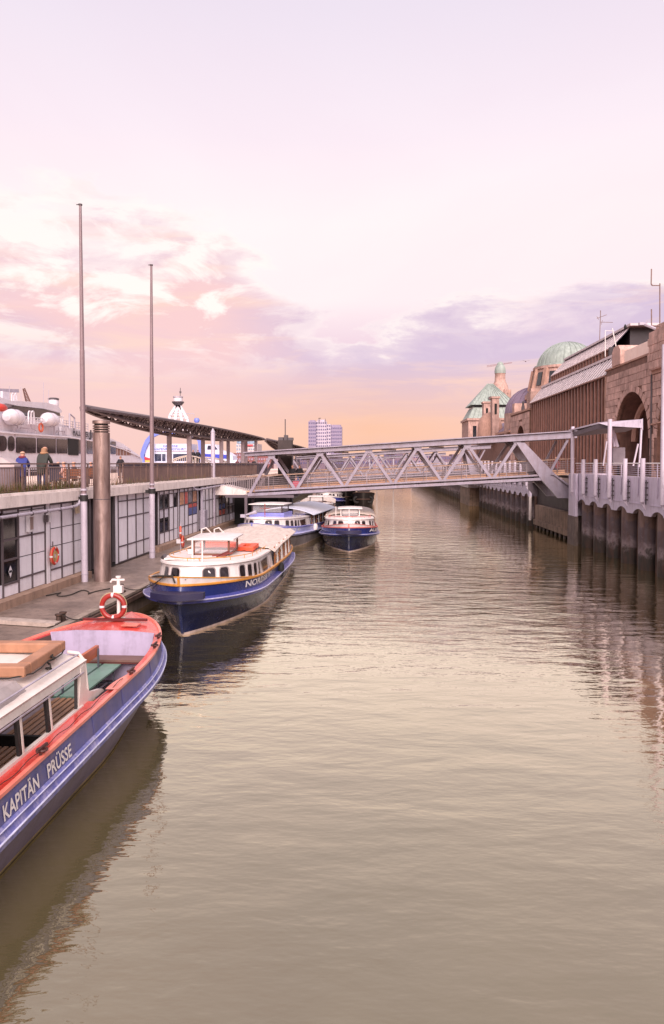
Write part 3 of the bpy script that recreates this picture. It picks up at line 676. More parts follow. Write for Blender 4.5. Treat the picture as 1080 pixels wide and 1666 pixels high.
# ================================================================ the big white passenger ship
SHW = mat('ship_white', (214, 208, 214), .35, var=.04, dirt=.22, dirtcol=(150, 130, 128))
SHG = glass('ship_window', (38, 30, 34))
def seaship():
    Xs = -33.6; 
    def Q(u, v, dx=0):      # a point on the ship's near side, seen at (u,v)
        d = _M @ Vector(((u - UC) / F, -(v - VC) / F, -1)); k = (Xs + dx) / d.x; return Vector((Xs + dx, d.y * k, CAMZ + d.z * k))
    t = thing('passenger_ship', 'big white passenger ship with dark window band moored beyond the promenade at left', 'ship', (Xs, 85, 0))
    W_ = 9.0
    def slab(name, pts, dx=0, wid=W_, m=SHW):
        mb = MB(); p = [Q(u, v, dx) for u, v in pts]; mb.prism(p, (-wid, 0, 0)); return mb.build(name, m, t, world=True)
    # lower hull with raked bow
    slab('hull', [(-420, 860), (-420, 650), (-30, 697), (100, 712), (160, 720), (200, 731), (226, 742), (232, 747), (228, 775), (0, 790)])
    mb = MB(); p = [Q(u, v, .12) for u, v in [(-420, 905), (-420, 770), (60, 764), (228, 762), (226, 777), (0, 800)]]; mb.prism(p, (-.3, 0, 0)); mb.build('dark_belt', mat('ship_navy', (52, 48, 62), .5), t, world=True)
    # upper works
    slab('upper_deck', [(-420, 560), (-420, 665), (-30, 702), (115, 712), (112, 694), (95, 689), (60, 685), (0, 677)], -.5, 8)
    slab('foredeck_bulwark', [(100, 712), (100, 694), (127, 698), (170, 709), (200, 722), (228, 742), (228, 746), (200, 731), (160, 720)], -.15, .3)
    slab('bridge_house', [(-420, 540), (-420, 640), (60, 683), (98, 688), (96, 676), (70, 665), (0, 655), (-30, 650)], -1.4, 6)
    slab('bridge_glass', [(12, 664), (28, 660), (72, 665), (97, 672), (99, 679), (72, 676), (60, 683), (24, 676)], -1.25, 6.1, SHG)
    slab('bridge_roof', [(-420, 570), (-420, 588), (0, 658), (10, 656), (28, 660), (72, 665), (99, 672), (101, 669), (94, 660), (76, 655), (40, 653), (16, 652), (0, 646), (-30, 636)], -1.0, 7)
    # window band
    def win(u0, u1, v0a, v0b, v1a, v1b, rounded=False):
        a, b, c, d = Q(u0, v0a, .04), Q(u1, v0b, .04), Q(u1, v1b, .04), Q(u0, v1a, .04)
        pts = []
        for (p, q, r) in ((a, d, b), (b, a, c), (c, b, d), (d, c, a)):
            k = .45 if rounded else .12
            l1 = (q - p).length; l2 = (r - p).length; rad = min(l1, l2) * k
            p1 = p + (q - p) / l1 * rad; p2 = p + (r - p) / l2 * rad
            for s in (0, .33, .67, 1): pts.append(p1.lerp(p, s).lerp(p.lerp(p2, s), s))
        mb = MB(); mb.prism(pts, (.05, 0, 0)); mb.build('window', SHG, t, world=True)
    for u0, u1 in ((-34, -14), (-9, 10.5), (12.5, 23)): win(u0, u1, 709 + u0 * .03, 709 + u1 * .03, 734, 734, True)
    for u0, u1 in ((26, 57.5), (60, 90), (92, 109), (125, 139), (141, 155), (180, 188)): win(u0, u1, 710 + u0 * .045, 710 + u1 * .045, 736.5 + u0 * .012, 736.5 + u1 * .012)
    mb = MB(); p = [Q(u, v, .05) for u, v in [(110, 713), (127, 715), (127, 741), (111, 740)]]; mb.prism(p, (.06, 0, 0)); mb.build('side_door', BLACK, t, world=True)
    for u0 in (190, 195, 200, 205, 211): mb = MB(); mb.beam(Q(u0, 727 + (u0 - 190) * .25, -.02), Q(u0, 742, -.02), .1); mb.build('bow_post', SHW, t, world=True)
    mb = MB(); mb.prism([Q(189, 726, .02), Q(213, 734, .02), Q(213, 741, .02), Q(189, 741, .02)], (-.1, 0, 0)); mb.build('bow_opening', mat('bow_shade', (130, 96, 84), .8), t, world=True)
    mb = MB(); mb.tube([Q(u, v, .1) for u, v in [(-60, 698), (0, 703.5), (60, 708), (110, 711), (160, 719), (200, 731), (228, 744)]], .09, 6); mb.build('rubbing_rail', SHW, t, world=True)
    # name lettering HALUNDER JET
    def lettering(txt, u0, v0, u1, v1, hpx, bold):
        vs, fs = text_mesh(txt, 1, bold); xm = max(v.x for v in vs); a = Q(u0, v0, .02); b = Q(u1, v1, .02); h = (Q(u0, v0, .02) - Q(u0, v0 - hpx, .02)).length / .72
        mb = MB(); mb.add([a.lerp(b, v.x / xm) + Vector((.0, 0, v.y * h)) for v in vs], fs); return mb.build('name_lettering', mat('letter_black', (40, 34, 40), .5), t, world=True)
    lettering('H', 118.7, 708, 122, 708.5, 11.5, .05); lettering('ALUNDER', 122.6, 708.6, 144.5, 711, 8.4, .04); lettering('J', 146, 711.2, 149, 711.5, 11.5, .05); lettering('ET', 149.5, 711.6, 155, 712.3, 8.4, .05)
    # liferaft canisters and racks
    for u0, v0, rr_ in ((22, 679, .74), (81, 683, .72)):
        c = Q(u0, v0, .05); mb = MB(); pr = [(0, -1.5), (rr_ * .55, -1.4), (rr_ * .9, -1.0), (rr_, -.6), (rr_, .6), (rr_ * .9, 1.0), (rr_ * .55, 1.4), (0, 1.5)]
        mb.lathe(pr, n=18); mb.v = [(c.x + p[0], c.y + p[2], c.z + p[1]) for p in mb.v]; o = mb.build('liferaft_canister', SHW, t, world=True)
        for k in (-.4, .4): mb = MB(); mb.torus((c.x, c.y + k, c.z), rr_ + .01, .035, 'Y', 20, 5); mb.build('strap', STEEL, o, world=True)
    for u0, u1 in ((30, 40), (91, 102)):
        mb = MB()
        for k in range(5):
            u = u0 + (u1 - u0) * k / 4; mb.beam(Q(u - 2, 692, .3), Q(u + 1, 677, .3), .07)
        mb.beam(Q(u0 - 2, 692, .3), Q(u1 - 2, 693, .3), .08); mb.beam(Q(u0 + 1, 677, .3), Q(u1 + 1, 678, .3), .08); mb.build('raft_cradle', SHW, t, world=True)
    # rails
    mb = MB()
    for v in (678, 682, 686): mb.tube([Q(40, v, .1), Q(70, v + 3, .1)], .05, 5)
    for k in range(8): mb.beam(Q(40 + k * 4.2, 677.5 + k * .4, .1), Q(40 + k * 4.2, 690 + k * .4, .1), .07)
    mb.build('upper_railing', SHW, t, world=True)
    mb = MB()
    for u0 in (46, 51): mb.tube([Q(u0, 690, .2), Q(u0, 672, .2), Q(u0 + 1.2, 669, .2), Q(u0 + 3, 669, .2), Q(u0 + 4, 672, .2), Q(u0 + 4, 690, .2)], .07, 6)
    for u0 in (19, 24): mb.tube([Q(u0, 655, -2), Q(u0, 642, -2), Q(u0 + 1.5, 639.5, -2), Q(u0 + 3, 642, -2), Q(u0 + 3, 655, -2)], .05, 6)
    mb.build('ladder_hoop', SHW, t, world=True)
    mb = MB()
    for v in (684, 688, 692): mb.tube([Q(103, v, -.3), Q(143, v + 6, -.3)], .035, 5)
    for k in range(9): mb.beam(Q(103 + k * 5, 683 + k * .75, -.3), Q(103 + k * 5, 697 + k * .75, -.3), .05)
    mb.build('foredeck_railing', STEEL, t, world=True)
    mb = MB(); mb.tube([Q(113, 697, 0), Q(113, 673, 0), Q(121, 680, 0), Q(121.5, 697, 0)], .1, 6); mb.build('davit', STEEL, t, world=True)
    # radar arch, antennas, dome, red rescue boat
    mb = MB(); a = Q(-30, 634, -3); b = Q(27, 636, -3); mb.beam(a, b, .5, .35); mb.build('radar_scanner', STEEL, t, world=True)
    mb = MB(); mb.beam(Q(-12, 650, -3), Q(-12, 634, -3), .6); mb.box(Q(2, 645, -3), (1, 1.4, .9)); mb.build('radar_mast', SHW, t, world=True)
    c = Q(87, 655, -3); mb = MB(); mb.lathe([(.55, -.4), (.6, 0), (.5, .35), (.25, .5), (0, .52)], c, 14); mb.build('satellite_dome', SHW, t, world=True)
    c = Q(87, 650, -3); mb = MB(); mb.lathe([(.62, 0), (.62, .12), (.4, .2), (0, .2)], c, 14); mb.build('dome_cap', STEELD, t, world=True)
    for u0, v1 in ((70.5, 622), (15, 628), (34, 629), (79, 634), (95, 651)): mb = MB(); mb.cyl(Q(u0, 660, -2.5), Q(u0, v1, -2.5), .028, n=5); mb.build('whip_antenna', STEEL, t, world=True)
    mb = MB(); a, b, c, d = Q(38.2, 632.5, -40), Q(41, 634, -40), Q(47, 653, -40), Q(42, 653, -40)
    c = Q(0, 663, .6); mb = MB(); mb.lathe([(0, -1.0), (.3, -.8), (.45, -.3), (.45, .3), (.3, .8), (0, 1.0)], n=14); mb.v = [(c.x + p[0], c.y + p[2], c.z + p[1] * .8) for p in mb.v]; mb.build('rescue_boat', mat('rescue_red', (190, 60, 50), .5), t, world=True)
    mb = MB(); mb.torus(Q(66.5, 695.5, .1), .42, .1, 'X', 20, 8); mb.build('lifebuoy_ring', mat('buoy_orange', (196, 90, 60), .5), t, world=True)
    # panel seams, pipes
    for pts in ([(28, 680), (28, 697), (23, 698), (23, 703)], [(50, 688), (50, 697), (58, 700), (58, 706)], [(88, 690), (88, 708)], [(107, 693), (107, 712)], [(33, 698), (33, 696), (46, 697), (46, 702)], [(92, 704), (92, 701), (105, 702), (105, 707)], [(23, 703), (24.3, 706), (24.3, 736)], [(58.7, 712), (58.7, 738)], [(90.8, 713), (90.8, 739)]):
        mb = MB(); mb.tube([Q(u, v, .03) for u, v in pts], .055, 5); mb.build('side_pipe', mat('seam_grey', (170, 158, 166), .5), t, world=True)
    return t
seaship()
# lattice crane far behind the ship
def lattice(name, label, cat, a, b, w_, m, n=10):
    t = thing(name, label, cat, a); ax = (b - a); mb = MB(); u = Vector((0, 1, 0)); s_ = ax.normalized().cross(u)
    for q in (-1, 1): mb.beam(a + s_ * q * w_, b + s_ * q * w_ * .4, w_ * .35)
    for i in range(n): f = lambda k, q: a.lerp(b, k / n) + s_ * q * w_ * (1 - .6 * k / n); mb.beam(f(i, -1), f(i + 1, 1), w_ * .22); mb.beam(f(i, 1), f(i + 1, -1), w_ * .22)
    mb.build('lattice_jib', m, t, world=True); return t
lattice('harbour_crane', 'small leaning lattice crane jib far behind the white ship bridge', 'crane', P(46, 655, 260), P(38.5, 632, 260), .8, mat('crane_dark', (96, 60, 56), .7))
# ================================================================ harbour tour ferry with blue arch
def tourferry():
    Y = 112; t = thing('tour_ferry', 'white harbour tour ferry with a tall light blue arch over its side', 'ferry', P(280, 754, Y + 3).xy.to_3d())
    BL = mat('arch_blue', (112, 126, 200), .4, var=.08); B2 = mat('ferry_pale', (206, 206, 222), .4, var=.05)
    def Q(u, v, dy=0): return P(u, v, Y + dy)
    def slab(name, pts, m, dy=0, dep=5): mb = MB(); mb.prism([Q(u, v, dy) for u, v in pts], (0, dep, 0)); return mb.build(name, m, t, world=True)
    arc = [(229, 752), (228, 738), (231, 728), (236, 716), (243, 708), (252, 704), (270, 702), (290, 702), (308, 705), (320, 709), (326, 716), (327.5, 727), (328, 752)]
    def tk(a, b, k): return (a + (b - a) * k)
    inn = [(235, 752), (234, 740), (237, 731), (242, 720), (248, 711.5), (256, 707.5), (270, 705.8), (290, 705.8), (306, 708.5), (316.5, 712), (321.5, 718), (322.5, 728), (323, 752)]
    slab('blue_arch', arc + inn[::-1], BL, 0, .8)
    slab('arch_side_plate', [(236, 752), (236, 735), (243, 720), (250, 713), (251, 752)], B2, .4, .3)
    slab('hull', [(222, 790), (222, 758), (232, 752), (365, 752), (385, 748), (388, 790)], B2, -.3, 7)
    slab('deckhouse', [(250, 770), (250, 722), (309, 722), (309, 770)], B2, 1.2, 5)
    slab('roof_edge', [(249, 733.4), (249, 734.6), (310, 734.6), (310, 733.4)], STEEL, 1.1, .1)
    for u0, u1 in ((251, 262), (263.5, 269), (271, 279.5), (281.5, 308)): slab('window', [(u0, 750), (u0, 738.5), (u1, 738.5), (u1, 750)], glass('ferry_glass', (52, 56, 76)), 1.12, .1)
    slab('rear_house', [(322, 760), (325, 723), (350, 723), (356, 732), (370, 736), (378, 742), (380, 760)], B2, 2, 4)
    slab('blue_stripe', [(322, 746), (322, 738), (372, 740), (374, 746)], mat('deep_blue', (50, 60, 170), .5), 1.9, .1)
    slab('wheelhouse_window', [(337, 731), (338, 725), (349, 725), (354, 731)], glass('ferry_glass'), 1.88, .1)
    slab('red_flash', [(232, 742), (246, 746.5), (244, 748.5), (235, 748.5)], mat('flash_red', (220, 50, 60), .5), .3, .06); slab('yellow_flash', [(235, 748.6), (244, 748.6), (242, 762), (236, 762)], mat('flash_yellow', (230, 180, 90), .5), .3, .06)
    def lettering(txt, u0, u1, v, hpx):
        vs, fs = text_mesh(txt, 1, .012); xa = min(p.x for p in vs); xm = max(p.x for p in vs); a = Q(u0, v, 1.15); b = Q(u1, v, 1.15); h = hpx * Y / F / .72
        mb = MB(); mb.add([Vector((a.x + (b.x - a.x) * (p.x - xa) / (xm - xa), a.y, a.z + p.y * h)) for p in vs], fs); mb.build('lettering', mat('sign_blue', (90, 110, 190), .5), t, world=True)
    lettering('GROSSE', 265, 289, 727.4, 3.6); lettering('HAFENRUNDFAHRT', 251.2, 302.5, 732.4, 3.8)
    # A-frame mast with platform
    def Z(u, v): return P(u, v, Y + 2)
    for p, q in (((276.5, 676), (289, 657)), ((305, 682), (291, 657)), ((283, 700), (289, 657)), ((299, 700), (291, 657)), ((276.5, 676), (273, 712)), ((305, 682), (308, 715))): mb = MB(); mb.beam(Z(*p), Z(*q), .42); mb.build('mast_leg', SHW, t, world=True)
    for v, h in ((671, 7), (675, 12), (680, 14)): mb = MB(); mb.beam(Z(290 - h, v), Z(290 + h, v), .14); mb.build('mast_rung', SHW, t, world=True)
    c = Z(289.5, 655); mb = MB(); mb.lathe([(.55, -.45), (.95, 0), (.95, .15), (0, .15)], c, 14); mb.build('crow_platform', STEELD, t, world=True)
    mb = MB(); mb.lathe([(.72, .15), (.72, .75), (0, .75)], c, 12); mb.build('platform_cabin', SHW, t, world=True); mb = MB(); mb.lathe([(.78, .75), (.8, .95), (0, .95)], c, 12); mb.build('platform_roof', STEEL, t, world=True)
    mb = MB(); mb.cyl(Z(293, 647), Z(293.3, 631), .05, n=6); mb.box(Z(293.3, 638), (.25, .25, .3)); mb.build('top_antenna', STEELD, t, world=True)
    mb = MB(); mb.tube([Z(300, 673), Z(315, 673), Z(316, 676)], .05, 5); mb.build('yard', STEEL, t, world=True)
    mb = MB(); c = P(320, 684, Y + 1.5); mb.lathe([(.3, -.35), (.45, -.1), (.45, .1), (.3, .35), (0, .38)], c, 12); mb.build('blue_ball', BL, t, world=True)
tourferry()
# ================================================================ boats
NAVY = mat('navy_hull', (22, 32, 76), .24, var=.2, dirt=.4, dirtcol=(60, 62, 88), coat=.35)
BLUE = mat('blue_guard', (58, 62, 140), .3, var=.12, dirt=.3, dirtcol=(120, 116, 160), coat=.3)
BWHITE = mat('boat_white', (226, 218, 214), .35, var=.04, dirt=.3, dirtcol=(170, 150, 136), coat=.2)
YEL = mat('yellow_rail', (206, 140, 56), .4, var=.1, dirt=.2)
BOOT = mat('boot_stripe', (214, 190, 178), .5, dirt=.4)
BOTTOM = mat('bottom_paint', (74, 40, 38), .7, dirt=.5, dirtcol=(40, 38, 30))
TARP = mat('grey_tarp', (206, 190, 178), .75, var=.12, scale=2, stretch=(4, .7, 1), dirt=.35, dirtcol=(120, 100, 88), bump=.6, bscale=6)
BGL = glass('boat_window', (40, 34, 36))
def shp(s, p, r): s = min(max(s, 0), 1); return (1 - (1 - s) ** p) ** (1 / r)
class Hull:
    def __init__(s, L, lines, N=36): s.L, s.lines, s.N = L, lines, N
    def pt(s, key, d, side=1):
        "point of line `key`, d metres aft of its own bow point"
        yb, Ld, B, zb, zm, k, p, r, ye = s.lines[key]; ye = ye or s.L; q = min(d / (ye - yb), 1)
        ta = 1 - .16 * max(0, (yb + d - s.L * .72) / (s.L * .28)) ** 2 if ye >= s.L - .01 else 1
        return Vector((side * B * ta * shp(d / Ld, p, r), yb + d, zm + (zb - zm) * (1 - q) ** k))
    def poly(s, key):
        yb, *_, ye = s.lines[key]; ye = ye or s.L; D = [(ye - yb) * (i / s.N) ** 1.9 for i in range(s.N + 1)]
        return [s.pt(key, d, 1) for d in D[::-1]] + [s.pt(key, d, -1) for d in D[1:]]
    def surf(s, ka, kb, f, t, side=1, off=0.0):
        "point between two lines at f = fraction aft, t = 0..1 from ka to kb"
        la, lb = s.lines[ka], s.lines[kb]; A = s.pt(ka, f * ((la[8] or s.L) - la[0]), side); Bp = s.pt(kb, f * ((lb[8] or s.L) - lb[0]), side)
        p = A.lerp(Bp, t)
        if off:
            e = .004; A2 = s.pt(ka, (f + e) * ((la[8] or s.L) - la[0]), side); B2 = s.pt(kb, (f + e) * ((lb[8] or s.L) - lb[0]), side)
            n = (A2.lerp(B2, t) - p).cross(Bp - A).normalized() * side
            if n.x * side < 0: n = -n
            p = p + n * off
        return p
    def loft(s, mb, keys, mi=0): mb.grid([s.poly(k) for k in keys], mi); return mb
    def stern(s, mb, keys, mi=0):
        pts = [s.poly(k)[0] for k in keys] + [s.poly(k)[-1] for k in keys[::-1]]; mb.poly(pts, mi)
    def cover(s, mb, key, camber=0, mi=0, dz=0, nx=5, inset=1.0):
        yb, *_, ye = s.lines[key]; ye = ye or s.L; rows = []
        for i in range(s.N + 1):
            p = s.pt(key, (ye - yb) * (i / s.N) ** 1.9, 1); rows.append([Vector((p.x * inset * q, p.y, p.z + dz + camber * (1 - q * q))) for q in [-1 + 2 * j / nx for j in range(nx + 1)]])
        mb.grid(rows, mi)
def rounded(n=5, k=.28):
    "unit rounded square outline in 0..1"
    out = []
    for cx, cy, a0 in ((1 - k, 1 - k, 0), (k, 1 - k, 90), (k, k, 180), (1 - k, k, 270)):
        for i in range(n): a = R(a0 + 90 * i / (n - 1)); out.append((cx + k * math.cos(a), cy + k * math.sin(a)))
    return out
def f_at(H, t, ka, kb, u, side, lo=.06):
    "fraction aft at which the hull surface crosses photo column u"
    M_ = parent_matrix(t); best = None
    for i in range(400):
        f = i / 400
        if f < lo: continue
        e = abs(proj(M_ @ H.surf(ka, kb, f, .5, side))[0] - u)
        if best is None or e < best[0]: best = (e, f)
    return best[1]
def hull_window(H, t, ka, kb, f0, f1, t0, t1, side, shape=None, name='window', m=None, frame=True):
    shape = shape or rounded(); m = m or BGL
    pts = [H.surf(ka, kb, f0 + (f1 - f0) * a, t0 + (t1 - t0) * b, side, .012) for a, b in shape]
    n = (pts[1] - pts[0]).cross(pts[len(pts) // 2] - pts[0]); c = sum(pts, Vector()) / len(pts)
    mb = MB(); mb.poly(pts); o = mb.build(name, m, t, smooth=False)
    if frame:
        big = [c + (p - c) * 1.0 for p in pts]; mb = MB(); mb.tube(big, .022, 5, closed=True); mb.build('frame', mat('window_rubber', (150, 140, 140), .5), o)
    return o
def hull_text(H, t, ka, kb, f0, f1, t0, t1, side, txt, m, bold=.03, name='lettering', flip=False):
    vs, fs = text_mesh(txt, 1, bold); xa, xb = min(v.x for v in vs), max(v.x for v in vs); ya, yb = min(v.y for v in vs), max(v.y for v in vs)
    mb = MB(); mb.add([H.surf(ka, kb, f0 + (f1 - f0) * (v.x - xa) / (xb - xa), t0 + (t1 - t0) * (v.y - 0) / (yb), side, .012) for v in vs], fs)
    return mb.build(name, m, t, smooth=False)
def tarp(t, x0, x1, y0, y1, z0, camber, name='canopy_cover', m=None, seed=1, sag=.05, nx=14, ny=22, par=None):
    rr = random.Random(seed); ph = [rr.uniform(0, 6.28) for _ in range(8)]; rows = []
    for j in range(ny + 1):
        v = j / ny; row = []
        for i in range(nx + 1):
            q = -1 + 2 * i / nx; x = (x0 + x1) / 2 + q * (x1 - x0) / 2; y = y0 + (y1 - y0) * v
            z = z0 + camber * (1 - q * q) - (.10 if abs(q) > .98 else 0)
            z += sag * (.5 * math.sin(9 * q + ph[0] + 2.2 * v) + .4 * math.sin(23 * q + ph[1] + 4 * math.sin(3 * v + ph[2])) + .3 * abs(math.sin(v * math.pi * 5)) + rr.uniform(-.15, .15))
            row.append((x, y, z))
        rows.append(row)
    low = [[(p[0], p[1], p[2] - .03) for p in r] for r in rows]
    mb = MB(); mb.grid(rows); mb.grid(low)
    for a in (0, -1): mb.grid([rows[a], low[a]]); mb.grid([[r[a] for r in rows], [r[a] for r in low]])
    return mb.build(name, m or TARP, t)
def wheelhouse(t, x0, x1, y0, y1, z0, z1, pm, rm=None, cam=.07, over=.22, gl=True):
    o = thing_part = None
    pw = .07
    mb = MB()
    for x in (x0, x1):
        for y in (y0, y1): mb = MB(); mb.beam((x, y, z0), (x, y, z1), pw); mb.build('corner_post', pm, t)
    mb = MB()
    for z in (z0 + .03, z1 - .03): mb.beam((x0, y0, z), (x1, y0, z), pw); mb.beam((x0, y1, z), (x1, y1, z), pw); mb.beam((x0, y0, z), (x0, y1, z), pw); mb.beam((x1, y0, z), (x1, y1, z), pw)
    mb.build('window_frame', pm, t)
    if gl:
        gm = bpy.data.materials.get('clear_glass')
        if not gm:
            gm = bpy.data.materials.new('clear_glass'); gm.use_nodes = True; b = gm.node_tree.nodes['Principled BSDF']; b.inputs['Base Color'].default_value = (.75, .72, .74, 1); b.inputs['Alpha'].default_value = .3; b.inputs['Roughness'].default_value = .03
        for a, b in (((x0, y0), (x1, y0)), ((x0, y0), (x0, y1)), ((x1, y0), (x1, y1))):
            mb = MB(); mb.poly([(a[0], a[1], z0 + .06), (b[0], b[1], z0 + .06), (b[0], b[1], z1 - .06), (a[0], a[1], z1 - .06)]); mb.build('pane', gm, t, smooth=False)
    rows = []
    for j in range(7):
        y = y0 - over + (y1 - y0 + 2 * over) * j / 6; rows.append([(x0 - over + (x1 - x0 + 2 * over) * i / 8, y, z1 + cam * (1 - ((i - 4) / 4) ** 2) * (1 - .4 * ((j - 3) / 3) ** 2) + .02) for i in range(9)])
    low = [[(p[0], p[1], z1 - .03) for p in r] for r in rows]; mb = MB(); mb.grid(rows); mb.grid(low)
    for a in (0, -1): mb.grid([rows[a], low[a]]); mb.grid([[r[a] for r in rows], [r[a] for r in low]])
    mb.build('wheelhouse_roof', rm or BWHITE, t)
def raftbox(t, c, w_, l, h, m, rz=0, name='raft_float', frame=.24):
    M = Matrix.Rotation(rz, 3, 'Z'); c = Vector(c); o = None
    for (cx, cy, dx, dy) in ((0, l / 2 - frame / 2, w_, frame), (0, -l / 2 + frame / 2, w_, frame), (w_ / 2 - frame / 2, 0, frame, l - 2 * frame), (-w_ / 2 + frame / 2, 0, frame, l - 2 * frame)):
        mb = MB(); mb.box(c + M @ Vector((cx, cy, 0)), (dx, dy, h), rz); b = mb.build(name, m, t, smooth=False)
        bv = b.modifiers.new('b', 'BEVEL'); bv.width = .025; bv.segments = 2
    mb = MB(); pts = []
    for i in range(25): a = i / 24 * 2 * math.pi; pts.append(c + M @ Vector((w_ / 2 * 1.03 * max(-1, min(1, 1.35 * math.cos(a))), l / 2 * 1.03 * max(-1, min(1, 1.35 * math.sin(a))), -.05 - .04 * abs(math.sin(4 * a)))))
    mb.tube(pts, .012, 5); mb.build('grab_line', ROPE, t)
# ---------------------------------------------------------------- the barge-like tour launch ("Barkasse")
def launch(name, label, loc, rz, sc, cols, L=17.6, windows=True, text=None, detail=2, wh=True, cover='tarp'):
    """bow at the local origin pointing to -Y, stern at +Y"""
    low, guard, upper, railm, house, top, covm, whm = cols
    t = thing(name, label, 'boat', loc, rz); t.scale = (sc, sc, sc)
    HE = 8.4
    H = Hull(L, {
        'keel': (.3, 8, 1.5, -.6, -.6, 1, 1.8, 1.1, None), 'wl': (.0, 6.6, 1.92, -.02, -.02, 1, 1.7, 1.12, None), 'boot': (-.02, 6.5, 1.94, .08, .07, 2, 1.7, 1.12, None),
        'kn': (-.2, 5.6, 2.03, .62, .42, 1.6, 1.8, 1.3, None), 'kn2': (-.26, 5.5, 2.03, .66, .46, 1.6, 1.8, 1.3, None), 'ug': (-.4, 5.2, 2.0, 1.10, .44, 1.8, 2, 1.45, None), 'g1': (-.72, 5.0, 2.2, 1.15, .50, 1.8, 2, 1.5, None), 'g2': (-.75, 5.0, 2.22, 1.25, .60, 1.8, 2, 1.5, None),
        'g3': (-.5, 5.0, 2.02, 1.31, .66, 1.8, 2, 1.5, None), 'sh': (-.42, 4.9, 2.05, 1.70, 1.00, 1.8, 2, 1.5, None), 'bw': (-.5, 4.9, 2.05, 1.98, 1.02, 3.2, 2, 1.5, None), 'bwi': (-.42, 4.8, 1.97, 1.98, 1.02, 3.2, 2, 1.5, None), 'dk': (-.34, 4.8, 1.97, 1.55, .98, 1.8, 2, 1.5, None),
        'hb': (1.0, 3.8, 1.88, 1.5, 1.02, 1.6, 2, 1.8, HE), 'ht': (1.15, 3.8, 1.78, 2.12, 1.80, 1.3, 2, 1.8, HE), 'hr': (1.05, 3.8, 1.84, 2.13, 1.82, 1.3, 2, 1.8, HE), 'hr2': (1.08, 3.8, 1.82, 2.19, 1.88, 1.3, 2, 1.8, HE), 'rl': (1.5, 3.6, 1.56, 2.32, 2.0, 1.3, 2, 1.8, HE)}, 30)
    ms = [BOTTOM, BOOT, low, upper, house]
    mb = MB(); H.loft(mb, ['keel', 'wl'], 0); H.loft(mb, ['wl', 'boot'], 1); H.loft(mb, ['boot', 'kn', 'kn2', 'ug'], 2); H.loft(mb, ['g3', 'sh'], 3); H.loft(mb, ['sh', 'bw', 'bwi', 'dk'], 4); H.stern(mb, ['keel', 'wl', 'boot', 'ug', 'g3', 'sh', 'dk'], 2)
    mb.build('hull', ms, t, ang=35)
    mb = MB(); H.loft(mb, ['ug', 'g1', 'g2', 'g3'], 0); H.stern(mb, ['ug', 'g1', 'g2', 'g3'], 0); mb.build('rubbing_strake', guard, t, ang=30)
    mb = MB(); mb.tube(H.poly('g2'), .022, 5); mb.build('strake_edge', mat('chafed_edge', (190, 186, 214), .5, dirt=.3), t)
    mb = MB(); mb.tube([p + Vector((0, 0, .0)) for p in H.poly('sh')], .05, 6); mb.build('sheer_moulding', railm, t)
    if railm != house: mb = MB(); mb.tube(H.poly('bw'), .02, 5); mb.beam(H.pt('bw', 0) + Vector((0, -.01, .0)), H.pt('sh', 0) + Vector((0, -.03, 0)), .07); mb.build('bulwark_cap', railm, t)
    mb = MB(); mb.beam(H.pt('boot', 0), H.pt('ug', 0), .09, .06); mb.build('stem', low, t)
    mb = MB(); H.cover(mb, 'dk'); mb.build('deck', top, t)
    # fender block under the stem
    mb = MB(); mb.prism([(-.85, -.72, 1.32), (-.25, -1.12, 1.32), (.25, -1.12, 1.32), (.85, -.72, 1.32), (.85, -.45, 1.32), (-.85, -.45, 1.32)], (0, 0, .2)); mb.build('bow_fender', mat('fender', (30, 26, 60) if detail > 1 else (20, 18, 24), .6), t)
    # house
    mb = MB(); H.loft(mb, ['hb', 'ht', 'hr', 'hr2']); H.stern(mb, ['hb', 'ht', 'hr2']); mb.build('deckhouse', house, t, ang=30)
    mb = MB(); H.cover(mb, 'hr2', .06, nx=8); mb.build('house_top', top, t)
    mb = MB(); mb.tube(H.poly('rl'), .018, 5)
    for s_ in (1, -1):
        for k in range(9): p = H.pt('rl', .05 + k * 1.05, s_); mb.cyl((p.x, p.y, p.z - .16), p, .013, n=5)
    mb.build('grab_rail', railm, t)
    Lh = HE - 1.0
    if windows:
        for s_ in (1, -1):
            for f0, f1 in ((.016, .058), (.075, .125), (.20, .258)): hull_window(H, t, 'hb', 'ht', f0, f1, .22, .86, s_)
            for f0, f1 in ((.28, .34), (.36, .425), (.445, .50)): hull_window(H, t, 'hb', 'ht', f0, f1, .18, .84, s_)
            dsh = [(0, .9), (.02, .62), (.1, .35), (.25, .14), (.45, .02), (.62, .0), (.85, .08), (1, .2), (1, 1)]
            hull_window(H, t, 'hb', 'ht', .54, .79, .14, .88, s_, dsh, m=glass('curtained_window', (74, 56, 50)))
            hull_window(H, t, 'hb', 'ht', .82, .89, .2, .9, s_, dsh[:5] + [(1, .0), (1, 1)], m=BWHITE, name='side_hatch')
    if wh: wheelhouse(t, -.62, .72, 4.2, 6.0, 2.1, 2.72, whm)
    # aft: stanchions, side screens, cover
    for s_ in (1, -1):
        for k in range(9):
            y = HE + .15 + k * .85
            if y > L - .3: break
            d = y + .42; p = H.pt('sh', d, s_); mb = MB(); mb.beam((p.x * .95, y, 1.0), (p.x * .93, y, 1.95), .06); mb.build('stanchion', house if k % 2 else BROWN, t)
        mb = MB(); a = H.pt('sh', HE + .5, s_); b = H.pt('sh', L - .4, s_); mb.beam((a.x * .94, a.y, 1.45), (b.x * .94, b.y, 1.42), .035); mb.build('side_rail', railm, t)
        mb = MB(); mb.prism([(a.x * .93, HE, 1.0), (b.x * .93, L - .5, 1.0), (b.x * .93, L - .5, 1.86), (a.x * .93, HE, 1.86)], (-.02 * s_, 0, 0)); mb.build('side_screen', BGL, t)
